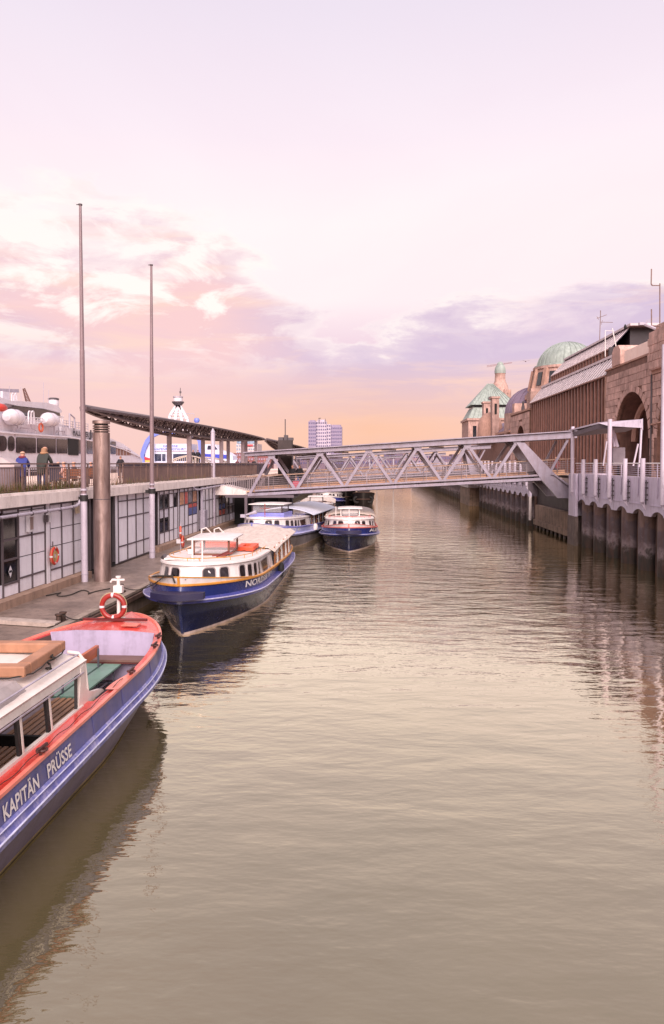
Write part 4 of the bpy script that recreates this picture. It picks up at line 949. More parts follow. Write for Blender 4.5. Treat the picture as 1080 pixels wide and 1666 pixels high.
    if cover == 'tarp': tarp(t, -2.02, 2.02, HE - .5, L - .7, 1.93, .22, m=covm, seed=len(name) + int(loc[1]))
    else:
        rows = [[(2.3 * q, 7.6 + (L - 8.4) * j / 14, 1.98 + .5 * (1 - q * q)) for q in [-1 + i / 6 for i in range(13)]] for j in range(15)]
        mb = MB(); mb.grid(rows); mb.grid([[(p[0], p[1], p[2] - .04) for p in r] for r in rows]); mb.grid([rows[0], [(p[0], p[1], p[2] - .04) for p in rows[0]]]); mb.build('curved_canopy', covm, t)
    if text:
        for s_, (txt, f0, f1) in text.items():
            if f0 > 1: f0, f1 = f_at(H, t, 'g3', 'sh', f0, s_), f_at(H, t, 'g3', 'sh', f1, s_)
            hull_text(H, t, 'g3', 'sh', f0, f1, .24, .80, s_, txt, BWHITE, .025)
    return t, H
TOPW = mat('deck_white', (228, 216, 210), .5, var=.05, scale=.8, dirt=.35, dirtcol=(180, 158, 140))
b2, H2 = launch('blue_launch', 'navy and white launch with orange rail, white deckhouse and pale tarp roof', (-6.05, 23.6, 0), 0, 1,
    (NAVY, BLUE, mat('upper_navy', (34, 44, 98), .25, var=.15, coat=.4), YEL, BWHITE, TOPW, TARP, mat('brown_frame', (112, 70, 52), .5, var=.2)), text={1: ('NORDSEE IV', 399, 439), -1: ('NORDSEE IV', .24, .12)})
# details of the middle boat
for c, w_, l in (((.95, 7.1, 2.08), .75, 1.5), ((-.35, 7.6, 2.12), 1.5, .8)): raftbox(b2, c, w_, l, .2, ORANGE)
mb = MB(); mb.cyl((-.15, 2.0, 2.1), (-.15, 2.0, 3.0), .035); mb.cyl((.35, 1.35, 2.1), (.35, 1.35, 2.95), .03); mb.box((-.22, 2.0, 2.5), (.14, .1, .16)); mb.build('bow_mast', BWHITE, b2)
mb = MB(); mb.beam((.3, 3.2, 2.2), (1.0, 3.5, 2.28), .05); mb.beam((.5, 3.05, 2.2), (.8, 3.7, 2.3), .06); mb.box((.65, 3.35, 2.2), (.3, .3, .06)); mb.build('folded_anchor', mat('anchor_red', (120, 50, 46), .6), b2)
mb = MB(); mb.box((-.6, 2.6, 2.215), (1.2, .9, .05)); mb.build('deck_hatch', BWHITE, b2)
mb = MB(); mb.cyl((-1.5, 3.0, 2.15), (-1.35, 2.8, 2.25), .07); mb.build('horn', STEELD, b2)
mb = MB()
for x in (-.5, .1): mb.tube([(x - 1.2, 10.2, 1.95), (x - 1.2, 10.2, 2.55), (x - 1.0, 10.25, 2.62), (x - .6, 10.6, 2.1)], .035, 6)
mb.build('hoop_rail', BWHITE, b2)
mb = MB(); mb.tube([(-1.3, 1.0, 1.75), (-.8, -.1, 1.95), (-.2, -.5, 2.02), (-.1, -.55, 1.8)], .03, 6); mb.tube([(.2, -.4, 1.9), (.0, .1, 1.75), (-.4, .3, 1.7), (-.8, .5, 1.7)], .03, 6); mb.build('bow_rope', ROPE, b2)
c = H2.surf('g3', 'sh', f_at(H2, b2, 'g3', 'sh', 454, 1), .1, 1, .1); mb = MB(); mb.torus(c, .22, .12, 'X', 16, 8); mb.build('tyre_fender', BLACK, b2)
LIL = mat('lilac_hull', (126, 128, 196), .35, var=.12, dirt=.3, dirtcol=(170, 166, 200)); PALE = mat('pale_blue_strake', (178, 180, 220), .35, var=.08, dirt=.3)
b3, H3 = launch('pale_blue_launch', 'pale blue and white tour launch with rounded light blue canopy, moored behind the orange-railed one', (-7.1, 45.3, 0), R(-7.5), .98,
    (mat('grey_white_hull', (168, 158, 160), .5, dirt=.4), PALE, PALE, LIL, BWHITE, BWHITE, mat('sky_blue_canopy', (206, 210, 226), .35, var=.05), mat('darkwood', (60, 40, 44), .5)), wh=False, cover='curve', detail=1, text={1: ('ETTE 40', 466, 488)})
wheelhouse(b3, -1.1, .95, 3.4, 5.2, 2.35, 2.95, mat('darkwood'  , (60, 40, 44)), BWHITE)
mb = MB(); mb.box((-.05, 4.4, 2.2), (2.4, 2.4, .36)); mb.build('wheelhouse_base', LIL, b3)
mb = MB(); mb.cyl((.1, 2.2, 2.1), (.1, 2.2, 3.05), .03); mb.beam((-.25, 2.2, 2.75), (.45, 2.2, 2.75), .03); mb.build('bow_mast', mat('mast_red', (150, 70, 60), .5), b3)
c = H3.surf('g3', 'sh', .5, .5, 1, .15); mb = MB(); mb.lathe([(0, -.28), (.16, -.2), (.2, 0), (.16, .2), (0, .28)], c, 12); mb.build('ball_fender', BWHITE, b3)
mb = MB(); mb.box((-1.3, 1.9, 2.25), (.3, .3, .2)); mb.cyl((-1.2, 2.2, 2.3), (-.5, 2.3, 2.5), .05, .14); mb.build('deck_gear', STEEL, b3)
b4, H4 = launch('dark_blue_launch', 'dark blue launch with its bow facing the camera, right of the pale blue one', (-1.25, 46.4, 0), R(1), .93,
    (NAVY, mat('mid_blue', (40, 50, 120), .3, var=.1, coat=.3), mat('upper_navy', (34, 44, 98)), mat('salmon_rail', (206, 110, 100), .5), BWHITE, TOPW, TARP, BWHITE), detail=1, text={1: ('ALBERT', 600.5, 613), -1: ('ALBERT', 520, 532)})
mb = MB(); mb.tube([(.35 + .62 * x * .98, 4.1, 2.42 + .24 * z) for x, z in [(-1, -.7), (-1, .7), (-.8, 1), (.8, 1), (1, .7), (1, -.7), (.8, -1), (-.8, -1)]], .03, 6, closed=True)
mb.v = [(x - .3, y, z) for x, y, z in mb.v]; mb.build('windscreen_frame', STEELD, b4)
mb = MB(); mb.cyl((0, 1.9, 2.1), (0, 1.9, 2.8), .03); mb.cyl((-1.0, 4.4, 2.1), (-1.0, 4.4, 2.85), .03); mb.build('bow_mast', BWHITE, b4)
# farther boats
b5, _ = launch('cream_launch', 'cream launch with dark-framed wheelhouse, half hidden behind the two nearer boats under the bridge', (-4.9, 66, 0), R(2), .9, (STEEL, STEEL, CONCL, BROWN, BWHITE, TOPW, TARP, STEELD), detail=1)
b6, _ = launch('white_launch', 'small white and blue launch seen through the gap below the bridge deck', (-5.4, 90, 0), R(-4), .9, (NAVY, BLUE, BLUE, BWHITE, BWHITE, TOPW, BWHITE, STEELD), detail=1)
DK = mat('black_hull', (32, 26, 26), .5, var=.3)
def barge(label, X, Y, w_, h, L_):
    t = thing('dark_barge', label, 'boat', (X, Y, 0)); H = Hull(L_, {'a': (.3, 4, w_ * .8, -.3, -.3, 1, 2, 1.3, None), 'b': (-.2, 3, w_, h * .55, h * .4, 2, 2, 1.7, None), 'c': (-.5, 3, w_ * 1.05, h, h * .6, 2, 2, 1.7, None), 'd': (-.3, 3, w_ * .92, h - .15, h * .55, 2, 2, 1.7, None)}, 18)
    mb = MB(); H.loft(mb, ['a', 'b', 'c', 'd']); H.cover(mb, 'd'); mb.build('hull', DK, t)
    mb = MB(); mb.tube(H.poly('c'), .07, 6); mb.tube(H.poly('b'), .06, 6); mb.build('rubbing_strake', RUST, t)
    mb = MB(); mb.b2((-w_ * .6, 2.5, h * .5), (w_ * .6, 7, h + .5)); mb.build('cargo_box', STEELD, t); mb = MB(); mb.beam((-w_ * .7, 3, h + .5), (w_ * .7, 3, h + .5), .08); mb.build('roof_edge', STEEL, t)
    for s_ in (-1, 1): mb = MB(); mb.torus((s_ * w_ * .6, -.1 + .6, h * .5), .35, .15, 'Y', 14, 7); mb.build('tyre_fender', BLACK, t)
barge('dark flat barge bow directly left of the gap of open water under the bridge', -.7, 93, 1.35, 2.0, 14)
barge('dark hull between the white launch and the open water under the bridge', -3.0, 96, 1.1, 2.3, 12)
# mooring ropes
def rope(name, a, b, sag, label, r=.018):
    a, b = Vector(a), Vector(b); mb = MB(); mb.tube([a.lerp(b, k / 16) - Vector((0, 0, sag * 4 * (k / 16) * (1 - k / 16))) for k in range(17)], r, 5); return tag(mb.build(name, ROPE), label, 'rope')
rope('mooring_rope', (B2.x + .1, B2.y, .95), (-6.6, 23.3, 1.95), .25, 'dark mooring rope from the steel column bollard to the orange-railed boat')
rope('mooring_rope', (B1.x + .1, B1.y, .95), (-7.3, 18.9, 1.6), .12, 'dark mooring rope from the nearest bollard towards the red-decked bow')
# ---------------------------------------------------------------- nearest boat
VI = mat('violet_blue_hull', (78, 80, 132), .42, var=.2, scale=2.5, dirt=.65, dirtcol=(112, 98, 116), bump=.25, bscale=3, coat=.15)
GB = mat('grey_lower_hull', (124, 112, 128), .5, var=.15, dirt=.5, dirtcol=(90, 78, 66))
INW = mat('lavender_inside', (176, 164, 190), .5, var=.06, dirt=.3)
t = thing('red_decked_launch', 'nearest open launch with red foredeck and side decks, violet-blue hull and white-framed cabin', 'boat', (-6.30, 19.25, 0), math.pi - R(.7))
nb = t; L = 15.5
H = Hull(L, {
    'keel': (.6, 7, 1.1, -.5, -.5, 1, 1.8, 1.2, None), 'wl': (.35, 5.8, 1.4, .0, .0, 1, 1.8, 1.2, None), 'b1': (.1, 5.6, 1.6, .45, .38, 2, 1.9, 1.4, None), 'ug': (-.02, 5.0, 1.76, .98, .74, 2, 2, 1.53, None),
    'g1': (-.22, 5.0, 1.90, 1.02, .78, 2, 2, 1.53, None), 'g2': (-.24, 5.0, 1.91, 1.10, .86, 2, 2, 1.53, None), 'g3': (-.12, 5.0, 1.86, 1.20, .95, 2, 2, 1.53, None), 'g4': (-.14, 5.0, 1.88, 1.22, .98, 2, 2, 1.53, None), 'g5': (-.1, 5.0, 1.83, 1.26, 1.02, 2, 2, 1.53, None),
    'sh': (-.06, 5.0, 1.8, 1.55, 1.36, 2, 2, 1.53, None), 'cap': (-.10, 5.0, 1.83, 1.57, 1.38, 2, 2, 1.53, None), 'cap2': (-.10, 5.0, 1.83, 1.62, 1.43, 2, 2, 1.53, None), 'cap3': (-.02, 5.0, 1.775, 1.63, 1.44, 2, 2, 1.53, None), 'cap4': (-.0, 5.0, 1.755, 1.59, 1.405, 2, 2, 1.53, None),
    'in': (.25, 5.0, 1.5, 1.58, 1.40, 2, 2, 1.9, None)}, 44)
mb = MB(); H.loft(mb, ['keel', 'wl'], 0); H.loft(mb, ['wl', 'b1', 'ug'], 1); H.loft(mb, ['g5', 'sh'], 2); H.stern(mb, ['keel', 'wl', 'b1', 'ug', 'g3', 'sh'], 1); mb.build('hull', [BOTTOM, GB, VI], t, ang=35)
mb = MB(); H.loft(mb, ['ug', 'g1', 'g2', 'g3', 'g4', 'g5']); mb.build('rubbing_strake', mat('strake_blue', (96, 98, 160), .4, var=.16, scale=3, dirt=.75, dirtcol=(176, 170, 196)), t, ang=25)
for k, r_ in (('g2', .018), ('g4', .012)): mb = MB(); mb.tube([p + Vector((0, 0, .01)) for p in H.poly(k)], r_, 5); mb.build('white_bead', mat('bead_white', (200, 200, 226), .45, dirt=.3), t)
mb = MB(); H.loft(mb, ['sh', 'cap', 'cap2', 'cap3', 'cap4']); mb.build('gunwale', mat('gunwale_highlight_pink', (222, 118, 100), .35, var=.14, scale=3, dirt=.4, dirtcol=(220, 150, 130), coat=.3), t, ang=25)  # red gunwale lightened to pinkish: the cap's highlight is put into the colour
for d in (2.4, 4.2, 6.0, 7.4, 9.0, 10.6):
    pts = [H.surf('g5', 'sh', d / (L + .1), k / 5, -1, .004) for k in range(6)]; mb = MB(); mb.tube(pts, .007, 4); mb.build('plate_seam', VI, t)
mb = MB(); mb.tube([p + Vector((0, 0, .04)) for p in H.poly('wl')], .03, 5); mb.build('waterline_growth', mat('algae_line', (132, 112, 70), .8, var=.3), t)
# foredeck
FD = 2.15; rows = []
for i in range(25):
    d = (FD - .04) * (i / 24) ** 1.6; p = H.pt('cap4', d); rows.append([(p.x * q, p.y, p.z + .07 * (1 - q * q)) for q in [-1 + .2 * j for j in range(11)]])
mb = MB(); mb.grid(rows); mb.build('foredeck', mat('red_foredeck', (206, 66, 56), .28, var=.12, scale=1, dirt=.5, dirtcol=(226, 130, 116), coat=.4), t)
def cockpit(d0, d1, inset, name, m):
    for s_ in (1, -1):
        rows = []
        for i in range(31):
            d = d0 + (d1 - d0) * i / 30; a = H.pt('cap4', d, s_); b = Vector((a.x - s_ * inset(d), a.y, a.z + .004)); rows.append([a, b, b - Vector((0, 0, .05))])
        mb = MB(); mb.grid(rows); mb.build(name, m, t)
REDD = mat('red_side_deck', (204, 58, 48), .3, var=.14, scale=2, dirt=.5, dirtcol=(220, 110, 100), coat=.4)
cockpit(FD - .04, 6.75, lambda d: .10 + .04 * max(0, d - 5.6), 'side_ledge', REDD)
cockpit(6.75, L - .2, lambda d: .26, 'side_deck', REDD)
# inner skin, floor
for s_ in (1, -1):
    rows = []
    for i in range(31):
        d = FD - .1 + (L - FD - .3) * i / 30; a = H.pt('cap4', d, s_); x = a.x - s_ * (.1 if d < 6.6 else .25); rows.append([(x, a.y, a.z - .03), (x * .93, a.y, .95), (x * .82, a.y, .52)])
    mb = MB(); mb.grid(rows); mb.build('inner_side', mat('inner_brown', (88, 66, 58), .7, dirt=.4) , t)
    mb = MB(); mb.tube([(H.pt('cap4', FD + k * .15, s_).x - s_ * .16, H.pt('cap4', FD + k * .15, s_).y, 1.18 - .008 * k) for k in range(30)], .03, 5); mb.build('stringer', mat('red_stringer', (150, 60, 50), .6), t)
for k in range(15):
    x = -1.3 + k * .186; mb = MB(); mb.b2((x, FD, .47), (x + .175, L - .8, .5)); mb.build('floor_board', mat('grey_floor', (116, 102, 106), .7, var=.15, scale=3, dirt=.4, objrnd=.1), t)
# bulkhead in the bow
p = H.pt('cap4', FD); w0 = p.x - .1
mb = MB(); mb.prism([(-w0, p.y, 1.58), (-w0 * .5, p.y, 1.63), (w0 * .5, p.y, 1.63), (w0, p.y, 1.58), (w0 * .93, p.y, 1.05), (-w0 * .93, p.y, 1.05)], (0, -.05, 0)); mb.build('bow_bulkhead', INW, t, smooth=False)
mb = MB(); mb.b2((-w0 * .93, p.y - .0, 1.0), (w0 * .93, p.y + .42, 1.05)); mb.build('bow_seat', mat('brown_seat', (112, 84, 76), .6), t)
mb = MB(); mb.b2((-w0 * .85, p.y + .1, .5), (w0 * .85, p.y + .16, .99)); mb.build('seat_front', INW, t)
mb = MB(); mb.b2((-w0 * .8, p.y + .42, .97), (w0 * .8, p.y + .45, .995)); mb.build('seat_edge', mat('dark_red_trim', (90, 40, 36), .6), t)
# bow timber, cleats and hand line
mb = MB(); mb.b2((-.78, 1.12, 1.66), (.85, 1.2, 1.72)); mb.build('deck_timber', mat('dark_red_timber', (96, 26, 26), .5), t)
mb = MB(); mb.b2((-.72, 1.45, 1.655), (-.32, 1.75, 1.675)); mb.build('deck_plate', mat('gunwale_highlight_pink', (0, 0, 0)), t)
PW_ = BWHITE
mb = MB(); mb.cyl((0, 1.0, 1.64), (0, 1.0, 2.72), .045, n=12); mb.build('bow_post', PW_, t)
mb = MB(); mb.box((0, 1.0, 1.68), (.3, .24, .04)); mb.build('post_foot', PW_, t)
mb = MB(); mb.b2((-.11, .93, 2.34), (.11, 1.07, 2.52)); mb.tube([(-.16, 1.0, 2.66), (.16, 1.0, 2.66), (.2, 1.0, 2.6)], .03, 6); mb.cyl((0, 1, 2.72), (0, 1, 2.76), .07, n=10); mb.build('lamp_bracket', PW_, t)
def cleat(d, s_=-1, off=.02):
    p = H.pt('cap3', d, s_); M = MB(); M.beam(p + Vector((0, -.16, .09)), p + Vector((0, .16, .09)), .035); M.cyl(p + Vector((0, -.05, 0)), p + Vector((0, -.05, .08)), .022, n=6); M.cyl(p + Vector((0, .05, 0)), p + Vector((0, .05, .08)), .022, n=6); M.torus(p + Vector((0, 0, .06)), .07, .018, 'Z', 12, 6); M.build('cleat', mat('cleat_iron', (74, 40, 38), .6), t)
for d in (2.6, 3.4, 5.3, 9.1): cleat(d)
mb = MB(); pts = []
for k in range(60):
    d = 5.6 + k * .14; p = H.pt('cap3', d, -1); pts.append((p.x + .06, p.y, p.z + .01 + .02 * math.sin(k)))
mb.tube(pts, .006, 5); mb.build('side_line', ROPE, t)
mb = MB(); a = [H.pt('cap2', 5.2 + k * .1, -1) for k in range(12)]
rows = [[(p.x - .01, p.y, p.z + .01), (p.x + .07 + .16 * math.sin(math.pi * min(1, k / 11 * .6)), p.y, p.z + .012)] for k, p in enumerate(a)]; mb.grid(rows); mb.build('scarf_plate', mat('gunwale_highlight_pink', (0, 0, 0)), t)
# name on the hull side facing the water (local -x)
hull_text(H, t, 'g5', 'sh', f_at(H, t, 'g5', 'sh', 4, -1), f_at(H, t, 'g5', 'sh', 61, -1), .10, .84, -1, 'KAPITÄN', BWHITE, .02); hull_text(H, t, 'g5', 'sh', f_at(H, t, 'g5', 'sh', 75, -1), f_at(H, t, 'g5', 'sh', 115, -1), .10, .84, -1, 'PRÜSSE', BWHITE, .02)
# benches
BG = mat('green_bench', (110, 148, 130), .4, var=.08, dirt=.3); BO = mat('orange_brown_plank', (176, 92, 54), .4, var=.15, scale=4, stretch=(3, .6, 3))
mb = MB(); mb.b2((-.62, 2.6, .93), (-.22, 5.0, .97)); mb.build('bench_seat', BG, t)
mb = MB(); mb.b2((-.16, 2.6, .93), (.18, 5.0, .97)); mb.build('bench_seat', BG, t)
mb = MB(); mb.b2((-.18, 2.8, 1.22), (-.1, 5.0, 1.45)); o = mb.build('bench_back', BO, t)
for y in (2.9, 3.9, 4.8):
    mb = MB(); mb.beam((-.55, y, .5), (-.55, y, .93), .035); mb.beam((-.2, y, .5), (-.2, y, 1.4), .035); mb.beam((-.55, y, .62), (.1, y, .62), .03); mb.beam((.1, y, .5), (.1, y, .93), .035); mb.build('bench_leg', mat('blue_grey_leg', (84, 86, 96), .5), t)
mb = MB(); mb.beam((-.4, 2.9, .62), (-.4, 4.8, .62), .03); mb.build('bench_stretcher', STEEL, t)
SL = mat('slat_wood', (150, 112, 80), .6, var=.2, scale=5, stretch=(4, .6, 4), objrnd=.15)
for seg_ in ((5.1, 7.3), (7.6, 9.3), (9.6, 11.4)):
    for k in range(7): mb = MB(); mb.b2((-1.0 + k * .12, seg_[0], .95), (-1.0 + k * .12 + .078, seg_[1], .975)); mb.build('seat_slat', SL, t)
    for k in range(6): mb = MB(); mb.b2((-.16 + k * .03, seg_[0], 1.02 + k * .09), (-.135 + k * .03, seg_[1], 1.08 + k * .09)); mb.build('back_slat', SL, t)
    mb = MB(); mb.b2((-1.0, seg_[1] + .05, .6), (-.1, seg_[1] + .12, 1.08)); mb.build('seat_end', BLACK, t)
# cabin frame
FR = mat('cream_frame', (222, 212, 204), .4, var=.05, dirt=.3, dirtcol=(170, 150, 130)); RB = mat('window_gasket', (26, 22, 22), .6)
y0c, y1c, xs, zb, zt = 7.0, L - 1.2, 1.5, 1.42, 2.13
for s_ in (-1, 1):
    mb = MB(); mb.beam((s_ * xs, y0c, zb + .03), (s_ * xs, y1c, zb + .03), .07, .07); mb.build('window_sill', FR, t)
    mb = MB(); mb.beam((s_ * (xs - .05), y0c - .12, zt), (s_ * (xs - .05), y1c, zt), .10, .16); mb.build('cant_rail', FR, t)
    mb = MB(); mb.beam((s_ * (xs + .02), y0c - .05, zt - .10), (s_ * (xs + .02), y1c, zt - .10), .02, .02); mb.build('rain_strip', STEEL, t)
    for k, y in enumerate((8.2, 9.12, 10.02, 10.95, 11.9, 12.8)):
        mb = MB(); mb.beam((s_ * (xs + .01), y, zb), (s_ * (xs - .04), y, zt - .06), .05, .05); mb.build('window_post', FR, t)
        mb = MB(); mb.beam((s_ * (xs + .0), y + .065, zb + .06), (s_ * (xs - .05), y + .065, zt - .06), .045, .09); mb.build('gasket', RB, t)
    # front pillar with swept fairing
    mb = MB(); x = s_ * (xs + .01)
    prof = [(y0c + .16, zb), (y0c + .06, zb + .45), (y0c + .04, zt), (y0c - .14, zt + .02), (y0c - .12, zb + .52), (y0c - .14, zb + .40), (y0c - .18, zb + .31), (y0c - .25, zb + .24), (y0c - .35, zb + .19), (y0c - .48, zb + .155), (y0c - .62, zb + .13), (y0c - .78, zb + .10), (y0c - .92, zb + .06), (y0c - 1.0, zb - .0)]
    mb.prism([(x, y, z) for y, z in prof], (-s_ * .06, 0, 0)); mb.build('front_pillar', FR, t, smooth=False)
    mb = MB(); mb.beam((s_ * (xs - .02), y0c + .2, zb + .06), (s_ * (xs - .05), y0c + .12, zt - .06), .05, .06); mb.build('gasket', RB, t)
    mb = MB(); mb.tube([(s_ * (xs - .3), y0c - .12, 2.36), (s_ * (xs - .14), y0c - .2, 2.32), (s_ * (xs - .05), y0c - .25, 2.18), (s_ * (xs - .02), y0c - .3, zb + .2), (s_ * (xs - .02), y0c - .3, 1.3)], .028, 8); mb.build('hoop_tube', FR, t)
rows = [[((xs + .02) * q, y0c - .2 + (y1c - y0c + .3) * j / 12, 2.21 + .18 * (1 - abs(q) ** 2.4)) for q in [-1 + i / 8 for i in range(17)]] for j in range(13)]
mb = MB(); mb.grid(rows); low = [[(p[0] * .985, p[1], p[2] - .05) for p in r] for r in rows]; mb.grid(low); mb.grid([rows[0], low[0]]); mb.grid([[r[0] for r in rows], [r[0] for r in low]]); mb.grid([[r[-1] for r in rows], [r[-1] for r in low]]); mb.build('cabin_roof', FR, t)
mb = MB()
for s_ in (-1, 1): mb.tube([(s_ * (xs - .1), y0c - .1, 2.32), (s_ * (xs - .1), y0c + .5, 2.33), (s_ * (xs - .1), y1c, 2.32)], .018, 6)
mb.build('roof_rail', STEEL, t)
for y in (8.6, 10.4, 12.2): mb = MB(); mb.tube([((xs - .05) * q, y, 2.14 + .18 * (1 - q * q)) for q in [-1 + i / 4 for i in range(9)]], .03, 5); mb.build('roof_hoop', FR, t)
TAN = mat('tan_float', (170, 122, 94), .6, var=.15, scale=2, dirt=.45, dirtcol=(120, 84, 64))
raftbox(t, (-.50, 7.80, 2.49), 1.5, 1.65, .17, TAN, .05, frame=.22)
tarp(t, -1.40, 1.4, 8.7, 13.2, 2.33, .14, 'roof_tarp', mat('grey_roof_tarp', (160, 150, 148), .75, var=.14, scale=1.5, dirt=.4, dirtcol=(120, 104, 96), bump=.8, bscale=4), seed=11, sag=.035)
for o_ in [o for o in C.objects if o.parent == nb and o.name.startswith('roof_tarp')]: pass
mb = MB(); rr = random.Random(5); p = Vector((-1.27, 7.5, 2.42)); pts = [p]
for k in range(26): p = p + Vector((rr.uniform(-.05, .05), rr.uniform(-.08, .08), rr.uniform(-.03, .03))); pts.append(p)
mb.tube(pts, .014, 5); mb.build('lashing', ROPE, t)
lifebuoy((-6.42 - .0, 18.15, P(174.5, 986, 18.2).z), .285, .062, 'Y', 'dark red lifebuoy with white bands on the white bow post of the red-decked boat', mat('buoy_dark_red', (150, 44, 38), .45, var=.12, coat=.2))
# ================================================================ footbridges
BR = mat('bridge_paint', (146, 137, 150), .42, .05, var=.12, dirt=.5, dirtcol=(120, 100, 100)); BRD = mat('bridge_shade_paint', (92, 80, 86), .55, var=.1); WOODK = mat('deck_planks', (214, 172, 140), .8, var=.15, scale=2, stretch=(6, 1, 1))  # darker copy of the bridge paint, shade of undersides put into the colour
QLAMP = mat('lamp_housing', (196, 188, 190), .5)
def bridge(label, Y, zoff, detail, X0=-7.15, n=6, step=3.57, W_=3.2, mname=BR, Xr=14.9):
    t = thing('footbridge', label, 'bridge', (0, Y + W_ / 2, 3.5 + zoff))
    def zt(x): return 6.23 + .0545 * (x + 7.15) + zoff
    def zb(x): return 3.71 + .0560 * (x + 5.22) + zoff
    def add(name, fn, m=mname): mb = MB(); fn(mb); return mb.build(name, m, t, world=True, smooth=False)
    tops = [X0 + step * k for k in range(n)]; bots = [X0 + step * (k + .5) for k in range(n)]
    for y, mm in ((Y, mname), (Y + W_, mname)):
        for k in range(n):
            a = tops[k]
            if k > 0: add('truss_diagonal', lambda mb: mb.beam((a - .06, y, zt(a) - .1), (bots[k - 1] + .12, y, zb(bots[k - 1]) + .1), .20, .16, up=(0, 1, 0)), mm)
            if k < n - 1: add('truss_diagonal', lambda mb: mb.beam((a + .06, y, zt(a) - .1), (bots[k] - .12, y, zb(bots[k]) + .1), .20, .16, up=(0, 1, 0)), mm)
            if detail: add('gusset_plate', lambda mb: mb.prism([(a - .28, y - .1, zt(a) - .02), (a + .28, y - .1, zt(a) - .02), (a + .22, y - .1, zt(a) - .3), (a - .22, y - .1, zt(a) - .3)], (0, .2, 0)))
        x = X0; add('end_leg', lambda mb: mb.beam((x - .05, y, zt(x) - .05), (x - 1.62, y, zb(x - 1.7) - .15), .2, .18, up=(0, 1, 0)), mm)
        xl, xr = X0 - 1.75, 12.9
        add('bottom_chord', lambda mb: mb.beam((xl, y, zb(xl) - .22), (xr, y, zb(xr) - .22), .24, .2))
        add('deck_edge_beam', lambda mb: mb.beam((xl + .5, y - .03, zb(xl + .5) + .06), (xr + .0, y - .03, zb(xr) + .06), .14, .13))
        # thick raking strut at the quay end
        xa = tops[-1]; s1 = (xa + .15, zt(xa) - .1); s2 = (13.15, zb(13.1) - .05); s3 = (14.05, 3.1 + zoff)
        add('raking_strut', lambda mb: mb.prism([(s1[0] - .25, y - .16, s1[1]), (s1[0] + .35, y - .16, s1[1]), (s2[0] + .35, y - .16, s2[1] + .05), (s3[0] + .35, y - .16, s3[1]), (s3[0] - .45, y - .16, s3[1]), (s2[0] - .7, y - .16, s2[1] - .3)], (0, .32, 0)))
        add('end_bracket', lambda mb: mb.prism([(s2[0] + .1, y - .10, s2[1] + .1), (15.0, y - .10, 3.75 + zoff), (15.0, y - .10, 3.1 + zoff), (s3[0], y - .10, 3.1 + zoff)], (0, .2, 0)))
        add('kerb_rail', lambda mb: mb.tube([(13.1, y - .2, zb(13.1) + .1), (13.35, y - .2, zb(13.1) + .02), (14.6, y - .2, 3.85 + zoff), (15.0, y - .2, 3.7 + zoff)], .08, 6))
        add('end_diagonal', lambda mb: mb.beam((14.3, y, zt(14.3) - .1), (13.0, y, zb(13) + .1), .16, .14, up=(0, 1, 0)))
    xl, xr = -9.1, Xr
    add('roof_beam', lambda mb: mb.prism([(xl, Y - .25, zt(xl) + .0), (xr, Y - .25, zt(xr) + .0), (xr, Y - .25, zt(xr) + .46), (xl, Y - .25, zt(xl) + .22)], (0, .3, 0)))
    add('roof_beam', lambda mb: mb.prism([(xl, Y + W_, zt(xl)), (xr, Y + W_, zt(xr)), (xr, Y + W_, zt(xr) + .46), (xl, Y + W_, zt(xl) + .22)], (0, .3, 0)))
    add('roof_sheet', lambda mb: mb.prism([(xl - .1, Y - .45, zt(xl) + .24), (xr + .0, Y - .45, zt(xr) + .48), (xr, Y - .45, zt(xr) + .55), (xl - .1, Y - .45, zt(xl) + .31)], (0, W_ + .9, 0)))
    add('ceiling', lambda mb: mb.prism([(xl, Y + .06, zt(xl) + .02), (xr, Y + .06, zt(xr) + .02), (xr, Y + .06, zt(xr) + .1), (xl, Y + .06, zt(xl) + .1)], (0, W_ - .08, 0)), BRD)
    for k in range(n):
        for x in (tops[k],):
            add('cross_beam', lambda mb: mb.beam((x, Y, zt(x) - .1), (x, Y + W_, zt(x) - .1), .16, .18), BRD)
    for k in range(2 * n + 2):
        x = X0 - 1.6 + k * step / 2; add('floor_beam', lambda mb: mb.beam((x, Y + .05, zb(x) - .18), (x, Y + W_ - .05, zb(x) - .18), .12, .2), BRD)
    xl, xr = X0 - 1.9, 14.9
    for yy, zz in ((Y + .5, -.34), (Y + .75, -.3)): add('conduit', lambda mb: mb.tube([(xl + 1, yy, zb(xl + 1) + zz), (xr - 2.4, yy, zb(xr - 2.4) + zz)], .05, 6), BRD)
    for k in range(5): xx = X0 + 1.5 + step * k; add('lamp', lambda mb: mb.box((xx, Y + W_ / 2, zt(xx) - .08), (1.1, .16, .1)), QLAMP)
    add('kickboard', lambda mb: mb.prism([(xl, Y + W_ - .16, zb(xl) + .05), (xr, Y + W_ - .16, zb(xr) + .05), (xr, Y + W_ - .16, zb(xr) + .3), (xl, Y + W_ - .16, zb(xl) + .3)], (0, .03, 0)), WOODK)
    add('deck', lambda mb: mb.prism([(xl, Y + .08, zb(xl) - .02), (xr, Y + .08, zb(xr) - .02), (xr, Y + .08, zb(xr) + .06), (xl, Y + .08, zb(xl) + .06)], (0, W_ - .16, 0)), WOODK)
